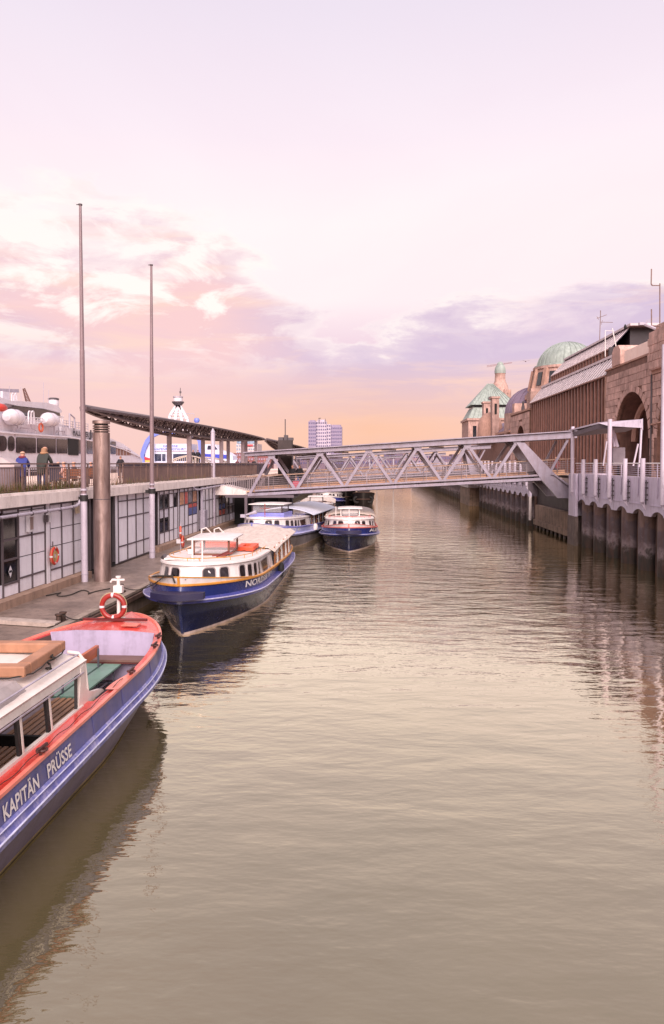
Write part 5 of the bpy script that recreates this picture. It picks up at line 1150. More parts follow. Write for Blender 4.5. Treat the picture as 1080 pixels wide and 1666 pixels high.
    for y in (Y + .22, Y + W_ - .22):
        for h in (1.12,): add('handrail', lambda mb: mb.beam((xl, y, zb(xl) + h), (xr, y, zb(xr) + h), .07, .06), mat('wood_handrail', (160, 130, 112), .6))
        for h in (.22, .36, .5, .64, .78, .92) if detail else (.3, .6, .9):
            add('rail_bar', lambda mb: mb.beam((xl, y, zb(xl) + h), (xr, y, zb(xr) + h), .022), mat('rail_steel', (140, 126, 130), .5))
        for k in range(17): x = xl + .2 + k * 1.45; add('rail_post', lambda mb: mb.beam((x, y, zb(x)), (x, y, zb(x) + 1.12), .05, .04), mat('rail_steel', (140, 126, 130), .5))
    return t
bridge('nearest roofed steel truss footbridge crossing the canal above the boats', 54, 0, 1)
bridge('second truss footbridge, seen through the nearest one', 92, .0, 0, X0=-9.5, n=7, Xr=15)
bridge('third truss footbridge, farthest of the three', 150, -.2, 0, X0=-11, n=8, Xr=15.5)
# support of the bridge on the left bank: dark frame and hanging post
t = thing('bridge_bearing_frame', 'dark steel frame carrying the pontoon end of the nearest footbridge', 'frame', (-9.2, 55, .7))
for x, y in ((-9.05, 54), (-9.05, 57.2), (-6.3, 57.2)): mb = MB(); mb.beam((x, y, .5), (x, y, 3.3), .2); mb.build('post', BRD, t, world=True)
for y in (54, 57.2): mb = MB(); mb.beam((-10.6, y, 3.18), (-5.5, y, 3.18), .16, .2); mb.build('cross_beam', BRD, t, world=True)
mb = MB(); mb.b2((-10.8, 58.8, .6), (-6.2, 59.2, 3.4)); mb.build('dark_backing', BLACK, t, world=True)  # black sheet behind the frame paints in the shade of the recess
mb = MB(); mb.b2((-10.4, 59.3, 0), (-5.8, 62.5, .9)); struct(mb.build('landing_pontoon', mat('dark_wet_deck', (96, 82, 76))))
mb = MB(); mb.b2((-9.5, 62.5, -.3), (-6.6, 100, .6)); struct(mb.build('far_pontoon', mat('dark_wet_deck', (96, 82, 76))))
# grey walkway fence and plank landing at the left end
t = thing('landing_fence', 'pale vertical-bar fence between the promenade and the left end of the footbridge', 'fence', (-10, 56, 3.6))
for k in range(22): x = -11.3 + k * .16; mb = MB(); mb.beam((x, 55.6, 3.45), (x, 55.6, 4.55), .05); mb.build('bar', mat('rail_steel', (0, 0, 0)), t, world=True)
mb = MB(); mb.beam((-11.4, 55.6, 4.58), (-7.8, 55.6, 4.58), .08); mb.beam((-11.4, 55.6, 3.5), (-7.8, 55.6, 3.5), .06); mb.build('fence_rail', RMAT, t, world=True)
mb = MB(); mb.prism([(-11.6, 54.4, 3.25), (-8.6, 54.4, 3.25), (-8.6, 54.4, 3.42), (-11.6, 54.4, 4.1)], (0, 3, 0)); struct(mb.build('landing_ramp', CONCL))
# ================================================================ right quay
QX = 14.2
def pile_mat():
    m = bpy.data.materials.new('tide_marked_steel'); m.use_nodes = True; n = NT(m.node_tree); b = m.node_tree.nodes['Principled BSDF']
    g = n.n('ShaderNodeNewGeometry'); sp = n.n('ShaderNodeSeparateXYZ'); n.l(g.outputs['Position'], sp.inputs[0])
    nz = n.noise(g.outputs['Position'], 2.2, 5, .6, .5); nf = n.noise(n.mapping(g.outputs['Position'], (5, 5, 1)), 1, 4, .6)
    h = n.math('ADD', n.math('MULTIPLY', sp.outputs[2], .25), n.math('MULTIPLY', n.math('SUBTRACT', nz, .5), .5))
    c = n.ramp(h, [(.0, lin((34, 28, 24))), (.16, lin((44, 36, 32))), (.21, lin((84, 74, 74))), (.27, lin((136, 120, 122))), (.36, lin((104, 90, 94))), (.42, lin((84, 72, 76))), (.56, lin((96, 82, 86))), (.62, lin((120, 96, 88)))])
    c = n.mix(n.math('MULTIPLY', n.ramp(nf, [(.42, (0, 0, 0)), (.7, (1, 1, 1))]), .6), c, lin((84, 54, 42)))
    n.l(c, b.inputs['Base Color']); b.inputs['Roughness'].default_value = .6
    bp = n.n('ShaderNodeBump'); bp.inputs['Strength'].default_value = .4; bp.inputs['Distance'].default_value = .02; n.l(nf, bp.inputs['Height']); n.l(bp.outputs[0], b.inputs['Normal']); return m
PILE = pile_mat(); QT = mat('tube_white', (196, 184, 196), .5, var=.05, dirt=.25)
QW = mat('quay_white', (214, 202, 218), .5, var=.06, scale=.7, dirt=.35, dirtcol=(136, 116, 118))
mb = MB(); mb.b2((QX + .25, 8, 3.9), (60, 52.4, 4.45)); mb.b2((QX + .25, 65, 3.9), (60, 262, 4.45)); mb.b2((QX + 2.6, 52.4, 3.9), (60, 65, 4.45)); struct(mb.build('quay_promenade', mat('quay_paving', (170, 150, 142), .85, var=.1, dirt=.3)))
mb = MB(); mb.b2((QX + 1.1, 6, -2), (60, 52.2, 3.9)); mb.b2((QX + 1.1, 66, -2), (60, 262, 3.9)); mb.b2((QX + 3.2, 52.2, -2), (60, 66, 3.9)); struct(mb.build('quay_body', mat('dark_quay_core', (50, 42, 40), .9)))
def quay_wall(label, ya, yb, posts, zb, tall=(), simple=False):
    t = thing('quay_wall', label, 'quay wall', (QX, (ya + yb) / 2, 0))
    n = len(posts) - 1
    for a, b in zip(posts[:-1], posts[1:]):
        lo, hi = min(a, b), max(a, b); g = .015
        pts = [(QX, lo + g, 4.9), (QX, lo + g, zb)]
        for k in range(9): s = k / 8; pts.append((QX, lo + .45 + (hi - lo - .9) * s, zb + .0 + .30 * math.sin(math.pi * s) ** .7))
        pts += [(QX, hi - g, zb), (QX, hi - g, 4.9)]
        mb = MB(); mb.prism(pts, (.22, 0, 0)); mb.build('wall_panel', QW, t, world=True, smooth=False)
        mb = MB(); mb.b2((QX - .03, lo + .02, zb + .56), (QX - .002, hi - .02, zb + .60)); mb.build('panel_lip', QW, t, world=True)
        yc = (lo + hi) / 2
        mb = MB(); mb.cyl((QX + .62, yc, -1.5), (QX + .62, yc, zb + .3), .58, n=16); mb.build('pile', PILE, t, world=True)
        if not simple:
            mb = MB(); mb.cyl((QX + .55, lo, -1.5), (QX + .55, lo, zb + .1), .13, n=8); mb.build('interlock', RUST, t, world=True)
            mb = MB(); mb.beam((QX - .04, yc, 5.6), (QX - .04, yc, 4.1), .03, .08); mb.prism([(QX - .06, yc - .05, 4.1), (QX - .06, yc + .05, 4.1), (QX - .06, yc, 3.85)], (.04, 0, 0)); mb.build('rail_post', QW, t, world=True)
    for i, y in enumerate(posts):
        if simple and i % 1: continue
        zt = tall.get(i, 5.86) if isinstance(tall, dict) else 5.86
        x = QX - .28; mb = MB(); mb.cyl((x, y, 3.62), (x, y, zt), .125, n=12, caps=True); mb.prism([(x - .12, y - .02, 3.64), (x + .12, y - .02, 3.64), (x + .16, y - .02, 3.2)], (0, .04, 0)); mb.build('white_tube', QT, t, world=True)
        if not simple:
            mb = MB()
            for z in (3.75, 4.0, 4.35, 4.62): mb.box((x + .22, y + .05, z), (.26, .12, .07))
            mb.cyl((x + .2, y + .05, 3.5), (x + .2, y + .05, 4.75), .035, n=6); mb.build('hinge_bracket', STEELD, t, world=True)
    mb = MB(); mb.tube([(QX - .02, ya, 5.6), (QX - .02, yb, 5.6)], .035, 8); mb.build('handrail', BWHITE, t, world=True)
    for z in (5.02, 5.13, 5.24, 5.35, 5.46): mb = MB(); mb.tube([(QX + .02, ya, z), (QX + .02, yb, z)], .014, 5); mb.build('rail_bar', QW, t, world=True)
    return t
posts = [51.3 - 2.6 * k for k in range(16)]
quay_wall('near stretch of white steel quay wall on round tide-stained piles, right foreground', 12, 51.4, posts, 2.9, {0: P(932, 694, 51.3).z, 3: P(992, 682, 43.5).z, 6: 11.2})
posts = [66 + 2.6 * k for k in range(13)]
quay_wall('middle stretch of white quay wall on piles, seen under the footbridge', 66, 97, posts, 2.6)
posts = [108 + 2.8 * k for k in range(50)]
quay_wall('far stretch of quay wall on piles beyond the footbridge', 108, 245, posts, 2.3, simple=True)
# piers and blocks between the stretches
t = thing('corner_pier', 'white steel corner pier on dark stained concrete at the quay end of the footbridge', 'pier', (14.6, 51.6, 0))
mb = MB(); mb.b2((13.98, 50.7, 2.0), (14.15, 52.4, 4.9)); mb.b2((14.0, 52.2, 2.0), (16.9, 52.4, 4.9)); mb.b2((14.16, 51.5, 2.0), (14.9, 51.62, 2.9)); mb.build('steel_cladding', QW, t, world=True)
mb = MB(); mb.b2((13.95, 51.9, -1.5), (16.8, 52.5, 1.99)); mb.b2((13.95, 50.75, -1.5), (14.2, 51.9, 1.99)); mb.build('concrete_base', mat('stained_concrete', (120, 104, 98), .8, var=.2, dirt=.8, dirtcol=(46, 38, 32), bump=.5), t, world=True)
t = thing('abutment', 'moss-stained concrete abutment block low over the water under the quay end of the footbridge', 'abutment', (15.8, 60, 0))
MOSS = mat('mossy_concrete', (150, 124, 106), .85, var=.2, scale=.6, stretch=(1, 1, 3), dirt=.85, dirtcol=(74, 66, 48), bump=.6)
mb = MB(); mb.b2((14.55, 53.6, .75), (17, 65.3, 2.0)); mb.build('upper_block', MOSS, t, world=True); mb = MB(); mb.b2((14.4, 53.6, .3), (17, 65.3, .74)); mb.build('lower_ledge', MOSS, t, world=True)
for k in range(9): mb = MB(); mb.cyl((14.6, 54.4 + k * 1.3, -.6), (14.6, 54.4 + k * 1.3, .3), .1, n=8); mb.build('stub_pile', CONC, t, world=True)
mb = MB(); mb.b2((14.9, 53, 2.02), (15.1, 66, 3.9)); mb.build('dark_girder', mat('girder_brown', (62, 52, 50), .7, var=.2), t, world=True)
mb = MB(); mb.prism([(13.3, 66, 4.3), (15.1, 66, 4.3), (15.1, 66, 2.1)], (0, .3, 0)); mb.build('side_bracket', BRD, t, world=True)
mb = MB(); mb.cyl((14.2, 65.7, .6), (14.2, 65.7, 2.7), .12, n=8); tag(mb.build('pale_guide_post', CONCL), 'pale concrete guide post at the far corner of the abutment', 'post')
t = thing('landing_pier', 'dark concrete pier between the middle and far stretches of quay wall', 'pier', (15, 102, 0)); mb = MB(); mb.b2((13.2, 97.4, -1.5), (17, 107.4, 2.4)); mb.build('pier_body', MOSS, t, world=True)
mb = MB(); mb.b2((13.0, 97.3, 2.41), (17, 107.5, 2.8)); mb.build('pier_cap', CONCL, t, world=True)
# entrance canopy over the quay
t = thing('entrance_canopy', 'white angular entrance canopy on tall white posts at the quay end of the footbridge', 'canopy', (16, 47, 4.45))
a, b, c, d = P(925.5, 699, 51.8), P(973, 687, 45.5), P(1044, 682, 43.0), P(1018, 693, 51.8)
th = Vector((0, 0, -.08))
mb = MB(); pts = [a, b, c, d]; mb.prism(pts, (0, 0, -.1)); mb.build('roof_sheet', QT, t, world=True)
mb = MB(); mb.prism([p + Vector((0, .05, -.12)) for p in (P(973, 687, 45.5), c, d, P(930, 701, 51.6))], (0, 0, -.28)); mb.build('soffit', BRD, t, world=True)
mb = MB(); mb.prism([c, P(1046, 681, 42.9), P(1046, 700, 42.9), P(1043, 696, 42.9), P(990, 693, 44.4), b + Vector((0, 0, -.05))], (0, .1, 0)); mb.build('front_fascia', QT, t, world=True)
mb = MB(); mb.beam(P(1044, 683, 43), P(1040, 760, 43), .09, .12); mb.beam(P(987, 718, 44.6), P(981, 758, 44.6), .07, .07); mb.beam(P(1038, 722, 44.0), P(1030, 758, 44.0), .08); mb.build('strut', QT, t, world=True)
mb = MB(); mb.beam(P(997, 700, 46), P(1005, 727, 46), .1, .14); mb.prism([P(997, 712, 46), P(1002, 705, 46), P(1006, 725, 46), P(999, 727, 46)], (0, .2, 0)); mb.build('hinge_arm', QW, t, world=True)
mb = MB(); mb.prism([P(997, 728, 47), P(1017, 728, 47), P(1017, 757, 47), P(997, 757, 47)], (0, .6, 0)); tag(mb.build('ticket_cabinet', mat('cabinet_grey', (130, 118, 126), .5)), 'grey ticket cabinet under the entrance canopy', 'cabinet')
# ================================================================ stone hall
STC = (192, 158, 146)
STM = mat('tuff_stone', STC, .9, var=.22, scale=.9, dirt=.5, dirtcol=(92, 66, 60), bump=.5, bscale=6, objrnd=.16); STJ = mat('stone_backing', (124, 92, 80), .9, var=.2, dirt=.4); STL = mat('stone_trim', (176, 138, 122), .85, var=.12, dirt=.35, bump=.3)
USt = unit_mesh('stone', STM)
FX = 24.0
hall = thing('stone_hall', 'long reddish stone landing hall with big round arches and domes along the right quay', 'building', (30, 80, 4.45))
def arch_section(ya, yb, ztop, arch, fx=FX, depth=2.6, z0=4.4, blocks=True, course=.62, blen=1.25, inner=True):
    cy, r, zs = arch if arch else (0, 0, 0)
    ys_ = [ya, yb] + ([cy - r, cy + r] + [cy + r * math.cos(math.pi * k / 20) for k in range(1, 20)] if arch else [])
    ys_ = sorted(set(round(y, 4) for y in ys_ if ya <= y <= yb))
    mb = MB()
    def bot(y): return zs + math.sqrt(max(0, r * r - (y - cy) ** 2)) if arch and abs(y - cy) < r + 1e-3 else z0
    for a, b in zip(ys_[:-1], ys_[1:]):
        m_ = (a + b) / 2
        if arch and abs(m_ - cy) < r: za, zb_ = bot(a), bot(b)
        else: za = zb_ = z0
        mb.prism([(fx, a, za), (fx, b, zb_), (fx, b, ztop), (fx, a, ztop)], (.5, 0, 0))
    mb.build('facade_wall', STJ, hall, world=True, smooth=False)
    if arch:
        mb = MB(); pts = [(cy - r, z0), (cy - r, zs)] + [(cy - r * math.cos(math.pi * k / 20), zs + r * math.sin(math.pi * k / 20)) for k in range(1, 20)] + [(cy + r, zs), (cy + r, z0)]
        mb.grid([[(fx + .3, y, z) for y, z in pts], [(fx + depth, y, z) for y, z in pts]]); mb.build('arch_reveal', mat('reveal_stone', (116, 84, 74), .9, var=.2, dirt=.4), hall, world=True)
        if inner:
            mb = MB(); mb.prism([(fx + depth, y, z) for y, z in pts], (.2, 0, 0)); mb.build('arch_back', mat('reveal_stone', (0, 0, 0)), hall, world=True)
            mb = MB(); mb.torus((fx + depth * .6, cy, zs), r * .78, .3, 'X', 24, 6, a0=math.pi * .0, a1=math.pi); mb.v = [(x, y, z) for x, y, z in mb.v]; mb.build('inner_arch', STL, hall, world=True)
            mb = MB(); mb.b2((fx + depth - .3, cy - r * .45, z0), (fx + depth - .05, cy + r * .45, zs + .4)); mb.build('dark_window', GLASS, hall, world=True)
        nv = 17
        for k in range(nv):
            a0 = math.pi * k / nv + .012; a1 = math.pi * (k + 1) / nv - .012; r1 = r + .62
            mb = MB(); mb.prism([(fx - .06, cy + q * math.cos(a), zs + q * math.sin(a)) for q, a in ((r, a0), (r1, a0), (r1, (a0 + a1) / 2), (r1, a1), (r, a1), (r, (a0 + a1) / 2))], (.12, 0, 0)); mb.build('voussoir', STM, hall, world=True, smooth=False)
    if blocks:
        z = z0; row = 0
        while z + course <= ztop + .01:
            y = ya - (blen / 2 if row % 2 else 0)
            while y < yb:
                L_ = blen * random.uniform(.7, 1.25); a, b = max(y, ya) + .02, min(y + L_, yb) - .02; y += L_
                if b - a < .25: continue
                zc = z + course / 2; yc = (a + b) / 2
                if arch:
                    inside = lambda yy: abs(yy - cy) < r + .6 and (zc < zs or math.hypot(yy - cy, zc - zs) < r + .6)
                    if zc < zs:
                        if a < cy + r and b > cy - r: continue
                    else:
                        while inside(a) and a < b: a += .1
                        while inside(b) and b > a: b -= .1
                        if b - a < .25: continue
                        yc = (a + b) / 2
                        if inside(yc): continue
                inst('stone', USt, hall, (fx - random.uniform(.0, .035), yc, zc), (.1, b - a, course - .035), world=True)
            z += course; row += 1
def bandp(ya, yb, z, h, pr, fx=FX, name='cornice', m=None): mb = MB(); mb.b2((fx - pr, ya, z), (fx + .5, yb, z + h)); mb.build(name, m or STL, hall, world=True)
arch_section(64.0, 76.3, 14.9, (69.1, 4.45, 7.7))
arch_section(50, 64.0, 13.1, (58.6, 4.3, 7.7), course=.62)
bandp(63.9, 76.4, 14.9, .16, .12); bandp(50, 63.9, 13.1, .3, .16)
# tower block and small pier over the parapet
mb = MB(); mb.b2((23.6, 58.0, 13.4), (27.5, 63.9, 16.6)); mb.b2((23.9, 58.3, 16.6), (27.2, 63.4, 17.1)); mb.build('tower_block', STM, hall, world=True, smooth=False)
for k in range(4):
    for j in range(5): inst('stone', USt, hall, (23.58, 58.6 + j * 1.15 + (k % 2) * .3, 13.8 + k * .66), (.06, 1.08, .6), world=True); 
for k in range(4):
    for j in range(3): inst('stone', USt, hall, (24.3 + j * 1.2, 57.99, 13.8 + k * .66), (1.1, .06, .6), world=True)
mb = MB(); mb.b2((23.8, 71.6, 15.06), (25.8, 74.0, 16.4)); mb.prism([(23.8, 71.6, 16.4), (23.8, 74, 16.4), (23.8, 73.4, 16.9), (23.8, 72.2, 16.9)], (2, 0, 0)); mb.build('parapet_pier', STM, hall, world=True)
PAN = mat('cream_panel', (240, 214, 200), .5, var=.05)
for k in range(4): y = 64.1 + k * 1.75; mb = MB(); mb.b2((24.0, y, 15.06), (24.08, y + 1.7, 16.15)); mb.build('parapet_panel', PAN, hall, world=True)
mb = MB(); mb.cyl((23.9, 63.95, 4.5), (23.9, 63.95, 13.2), .09, n=8); mb.build('downpipe', STEELD, hall, world=True)
mb = MB(); mb.beam((23.88, 61.8, 9.0), (23.88, 63.9, 8.9), .12); mb.build('string_course', STL, hall, world=True)
mb = MB(); mb.b2((23.9, 76.32, 4.4), (24.6, 76.5, 14.4)); mb.build('quoin_strip', STL, hall, world=True)
# roof mass of the hall, back
mb = MB(); mb.b2((24.5, 50, 4.4), (40, 63, 12.9)); mb.b2((26.9, 63, 4.4), (40, 76.2, 14.8)); mb.build('hall_core', STJ, hall, world=True)
# middle stone portal and low wing
arch_section(112, 126.5, 13.6, (118.3, 3.3, 8.3), course=.9, blen=2.4, inner=True)
bandp(111.9, 126.6, 13.6, .3, .2)
mb = MB(); mb.b2((24.5, 121.5, 4.4), (36, 126, 13.2)); mb.b2((24.5, 112.2, 4.4), (36, 114.8, 13.2)); mb.b2((27, 114, 4.4), (36, 122, 13.2)); mb.build('hall_core', STJ, hall, world=True)
mb = MB(); mb.b2((24.2, 124.5, 13.9), (26.5, 126.4, 15.6)); mb.build('parapet_pier', STM, hall, world=True); mb = MB(); mb.b2((24.2, 112.4, 13.9), (27.5, 115, 16.4)); mb.b2((24.4, 112.9, 16.39), (27.2, 114.6, 16.9)); mb.build('parapet_pier', STM, hall, world=True)
c = P(845, 676, 112); mb = MB(); mb.lathe([(.28, 0), (.3, .6), (.16, 1.3), (.22, 1.6), (0, 1.9)], (25, 121.5, 13.9), 8); mb.build('parapet_statue', STEELD, hall, world=True)
arch_section(126.5, 166, 10.9, None, blocks=False); bandp(126.5, 166, 10.9, .35, .3)
PUR = mat('slate_purple', (126, 108, 126), .6, var=.12, scale=.8, stretch=(1, 4, 1), dirt=.2)
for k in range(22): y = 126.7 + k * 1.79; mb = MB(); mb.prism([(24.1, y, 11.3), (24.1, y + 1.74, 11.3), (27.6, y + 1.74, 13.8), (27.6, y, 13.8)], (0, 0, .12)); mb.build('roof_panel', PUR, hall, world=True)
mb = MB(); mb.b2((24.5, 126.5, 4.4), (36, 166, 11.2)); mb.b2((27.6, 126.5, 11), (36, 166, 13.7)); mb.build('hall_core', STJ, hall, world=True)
# gable towers with openings
for (Yg, u0, u1, v, lab) in ((150, 787, 797.5, 656, 1), (140, 801, 812, 648, 1)):
    a = P(u0, v, Yg); b = P(u1, v, Yg); mb = MB(); mb.b2((a.x, Yg, 10), (b.x, Yg + 2.2, a.z)); mb.b2((a.x - .2, Yg - .15, a.z), (b.x + .2, Yg + 2.4, a.z + .35)); mb.build('gable_tower', STM, hall, world=True)
    mb = MB(); mb.b2(((a.x + b.x) / 2 - .22, Yg - .03, a.z - 3), ((a.x + b.x) / 2 + .22, Yg + .3, a.z - 1)); mb.build('slot_window', BLACK, hall, world=True)
a = P(793, 684, 142); mb = MB(); mb.lathe([(2.4, 0), (2.4, 2.6), (2.0, 4.2), (1.1, 5.2), (0, 5.5)], (a.x + .8, 144, 10), 16); mb.build('half_dome_apse', STL, hall, world=True)
# green roofed pavilion
GRN = mat('copper_green', (150, 160, 152), .6, var=.18, scale=.6, stretch=(3, 3, .6), dirt=.35, dirtcol=(84, 104, 94))
pv = thing('green_roofed_pavilion', 'stone end pavilion with a steep green copper pyramid roof above a mansard', 'building', (28, 172, 4.4))
x0, x1, ya, yb = 22.2, 33.6, 166.5, 178
mb = MB(); mb.b2((x0, ya, 4.4), (x1, yb, 15.2)); mb.b2((x0 - .3, ya - .3, 15.2), (x1 + .3, yb + .3, 15.7)); mb.build('wall', STM, pv, world=True, smooth=False)
for x in (23.6, 25.6, 27.6, 29.6, 31.6): mb = MB(); mb.b2((x - .4, ya - .05, 10.5), (x + .4, ya + .2, 14)); mb.build('window', GLASS, pv, world=True)
def frustum(mb, r0, z0, r1, z1):
    a = [(r0[0], r0[2], z0), (r0[1], r0[2], z0), (r0[1], r0[3], z0), (r0[0], r0[3], z0)]; b = [(r1[0], r1[2], z1), (r1[1], r1[2], z1), (r1[1], r1[3], z1), (r1[0], r1[3], z1)]
    mb.grid([a, b], cv=True); mb.poly(b); return a, b
mb = MB(); frustum(mb, (x0, x1, ya, yb), 15.7, (x0 + 1.3, x1 - 1.3, ya + 1.3, yb - 1.3), 18.2); mb.build('mansard', GRN, pv, world=True, smooth=False)
mb = MB(); mb.b2((x0 + 1.4, ya + 1.4, 18.2), (x1 - 1.4, yb - 1.4, 18.9)); mb.build('window_band', GLASS, pv, world=True)
mb = MB(); frustum(mb, (x0 + .6, x1 - .6, ya + .6, yb - .6), 18.75, (27.2, 28.4, 171.9, 172.6), 23.9); mb.poly([(x0 + .6, ya + .6, 18.74), (x1 - .6, ya + .6, 18.74), (x1 - .6, yb - .6, 18.74), (x0 + .6, yb - .6, 18.74)]); mb.build('pyramid_roof', GRN, pv, world=True, smooth=False)
for k in range(12):
    s = k / 11; mb = MB(); mb.beam((x0 + .6 + (x1 - x0 - 1.2) * s, ya + .56, 18.8), (27.2 + 1.2 * s, 171.8, 23.9), .1); mb.build('standing_seam', GRN, pv, world=True)
    mb = MB(); mb.beam((x0 + (x1 - x0) * s, ya - .03, 15.8), (x0 + 1.3 + (x1 - x0 - 2.6) * s, ya + 1.27, 18.2), .08); mb.build('standing_seam', GRN, pv, world=True)
c = P(797.5, 648, 168); mb = MB(); mb.cyl(c + Vector((0, 0, 0)), c + Vector((0, 3, 0)), .45, n=12); mb.build('round_dormer', STEELD, pv, world=True)
# tide clock tower
tw = thing('clock_tower', 'slender stone tower with small green copper cap behind the pavilion', 'tower', P(812, 754, 200))
c = P(812.5, 754, 200); c.z = 0
mb = MB(); mb.lathe([(2.9, 4), (2.9, 19.5)], c, 8); mb.lathe([(2.1, 19.3), (2.1, 24.5)], c, 12); mb.lathe([(2.4, 24.3), (2.1, 26.2), (1.45, 27.6), (1.35, 29.4), (1.5, 29.6)], c, 16); mb.build('shaft', STM, tw, world=True)
for k in range(8):
    a = math.pi * 2 * k / 8 + .39; mb = MB(); mb.box((c.x + 2.5 * math.cos(a), c.y + 2.5 * math.sin(a), 21.5), (.8, .8, 7.4), a); mb.build('buttress', STM, tw, world=True)
mb = MB(); mb.lathe([(1.45, 29.6), (1.5, 30.2), (1.4, 31), (1.0, 31.8), (.85, 31.85), (.8, 32.3), (.4, 32.7), (0, 32.8)], c, 16); mb.build('copper_cap', GRN, tw, world=True)
lattice('tower_crane', 'distant tower crane jib poking out behind the slim stone tower', 'crane', P(792, 596, 330), P(833, 590, 330), .35, mat('crane_pink', (140, 110, 116), .6), 18)
a = P(814, 598, 331); mb = MB(); mb.beam((a.x, a.y, 0), (a.x, a.y, a.z), .5); mb.build('crane_mast', mat('crane_pink', (0, 0, 0)), bpy.data.objects['tower_crane'], world=True)
# green dome on its drum, purple dome
dm = thing('green_dome', 'large ribbed green copper dome on a stone drum behind the ribbed glass roof', 'dome', (0, 0, 0)); c = P(921, 754, 125); c.z = 0; dm.location = (c.x, c.y, 14)
mb = MB(); mb.lathe([(6.4, 12), (6.4, 16.2), (6.8, 16.3), (6.8, 17.0), (6.1, 17.3), (5.9, 18.0), (5.3, 21.0), (5.5, 21.1), (5.5, 21.5)], c, 32); mb.build('drum', STM, dm, world=True)
mb = MB(); mb.lathe([(4.85 * math.cos(a), 21.4 + 4.3 * math.sin(a)) for a in [math.pi / 2 * k / 12 for k in range(13)]], c, 40); mb.lathe([(5.35, 21.5), (5.3, 21.75), (4.85, 21.85)], c, 40); mb.build('copper_shell', GRN, dm, world=True)
for k in range(26):
    a = 2 * math.pi * k / 26; mb = MB(); mb.tube([(c.x + 4.88 * math.cos(b) * math.cos(a), c.y + 4.88 * math.cos(b) * math.sin(a), 21.4 + 4.33 * math.sin(b)) for b in [math.pi / 2 * j / 9 for j in range(10)]], .07, 4); mb.build('dome_rib', GRN, dm, world=True)
for k in range(14):
    a = 2 * math.pi * k / 14; M_ = Matrix.Rotation(a, 3, 'Z') @ Matrix.Rotation(R(11), 3, 'Y').inverted()
    mb = MB(); mb.box((c.x + 5.55 * math.cos(a), c.y + 5.55 * math.sin(a), 19.4), (.3, 1.0, 2.2), rot=M_); mb.build('drum_window', GLASS, dm, world=True)
    a += math.pi / 14; mb = MB(); mb.box((c.x + 5.75 * math.cos(a), c.y + 5.75 * math.sin(a), 19.4), (.5, .7, 3.4), rot=M_); mb.build('drum_pilaster', STL, dm, world=True)
pdm = thing('slate_dome', 'purple slate vaulted roof left of the green dome', 'dome', (28.7, 131, 13)); c = P(868, 754, 131); c.z = 0
mb = MB(); mb.lathe([(5.0 * math.cos(a), 14.2 + 4.7 * math.sin(a)) for a in [math.pi / 2 * k / 10 for k in range(11)]], c, 32); mb.build('slate_shell', PUR, pdm, world=True)
mb = MB(); mb.lathe([(5.1, 10), (5.1, 14.3)], c, 24); mb.build('drum', STM, pdm, world=True)
for k in range(16):
    a = 2 * math.pi * k / 16; mb = MB(); mb.tube([(c.x + 5.03 * math.cos(b) * math.cos(a), c.y + 5.03 * math.cos(b) * math.sin(a), 14.2 + 4.73 * math.sin(b)) for b in [math.pi / 2 * j / 8 for j in range(9)]], .08, 4); mb.build('dome_rib', PUR, pdm, world=True)
# ================================================================ ribbed modern infill building
rb = thing('ribbed_building', 'dark brown ribbed metal building with two tiers of sloping barred glass roof', 'building', (27, 94, 4.4))
RIBM = mat('rib_bronze', (138, 96, 82), .5, .2, var=.15, dirt=.35, dirtcol=(70, 44, 38), objrnd=.1); RIBD = mat('rib_recess', (38, 25, 23), .5, var=.2); BAR = mat('glazing_bar', (206, 190, 192), .5)
ROOFG = glass('roof_glass', (70, 60, 78), .1)
ya, yb = 76.5, 111.9
def slopez(x, k0): return CAMZ + k0 * x
zE = 5.6 + .373 * 24
mb = MB(); mb.b2((24.35, ya, 4.4), (40, yb, zE - .05)); mb.build('wall', RIBD, rb, world=True)
for k in range(28): y = ya + .4 + k * (yb - ya - .8) / 27; mb = MB(); mb.prism([(24.36, y - .2, 4.4), (24.16, y - .16, 4.4), (24.16, y + .16, 4.4), (24.36, y + .2, 4.4)], (0, 0, zE - 4.4)); mb.build('rib', RIBM, rb, world=True, smooth=False)
for k in range(27): y = ya + .4 + (k + .5) * (yb - ya - .8) / 27; mb = MB(); mb.b2((24.3, y - .22, 4.6), (24.35, y + .22, 7.4)); mb.build('tall_window', GLASS, rb, world=True)
def tier(xa, za, xb, zb_, y0, y1, n):
    mb = MB(); mb.prism([(xa, y0, za), (xa, y1, za), (xb, y1, zb_), (xb, y0, zb_)], (0, 0, -.15)); mb.build('roof_glazing', ROOFG, rb, world=True, smooth=False)
    for k in range(n): y = y0 + (y1 - y0) * k / (n - 1); mb = MB(); mb.beam((xa - .02, y, za + .03), (xb, y, zb_ + .05), .15, .06); mb.build('glazing_bar', BAR, rb, world=True)
    mb = MB(); mb.b2((xb - .12, y0, zb_ + .02), (xb + .4, y1, zb_ + .3)); mb.build('ridge_cap', BAR, rb, world=True)
    mb = MB(); mb.b2((xa - .1, y0, za - .12), (xa + .1, y1, za + .02)); mb.build('eave_gutter', RIBM, rb, world=True)
tier(24.0, zE, 25.8, 16.8, ya, yb, 30)
mb = MB(); mb.b2((26.3, 82, 14), (40, 108, 18.05)); mb.build('upper_wall', RIBD, rb, world=True)
for k in range(22): y = 82.2 + k * 25.6 / 21; mb = MB(); mb.prism([(26.32, y - .26, 16.8), (26.1, y - .14, 16.8), (26.1, y + .14, 16.8), (26.32, y + .26, 16.8)], (0, 0, 1.3)); mb.build('rib', RIBM, rb, world=True, smooth=False)
tier(26.15, 18.1, 28.2, 20.35, 82, 108, 24)
mb = MB(); mb.b2((28.3, 82.1, 18.0), (33.5, 108, 20.3)); mb.build('gable_end', mat('dark_gable', (44, 34, 40), .6, var=.3, scale=.5), rb, world=True)
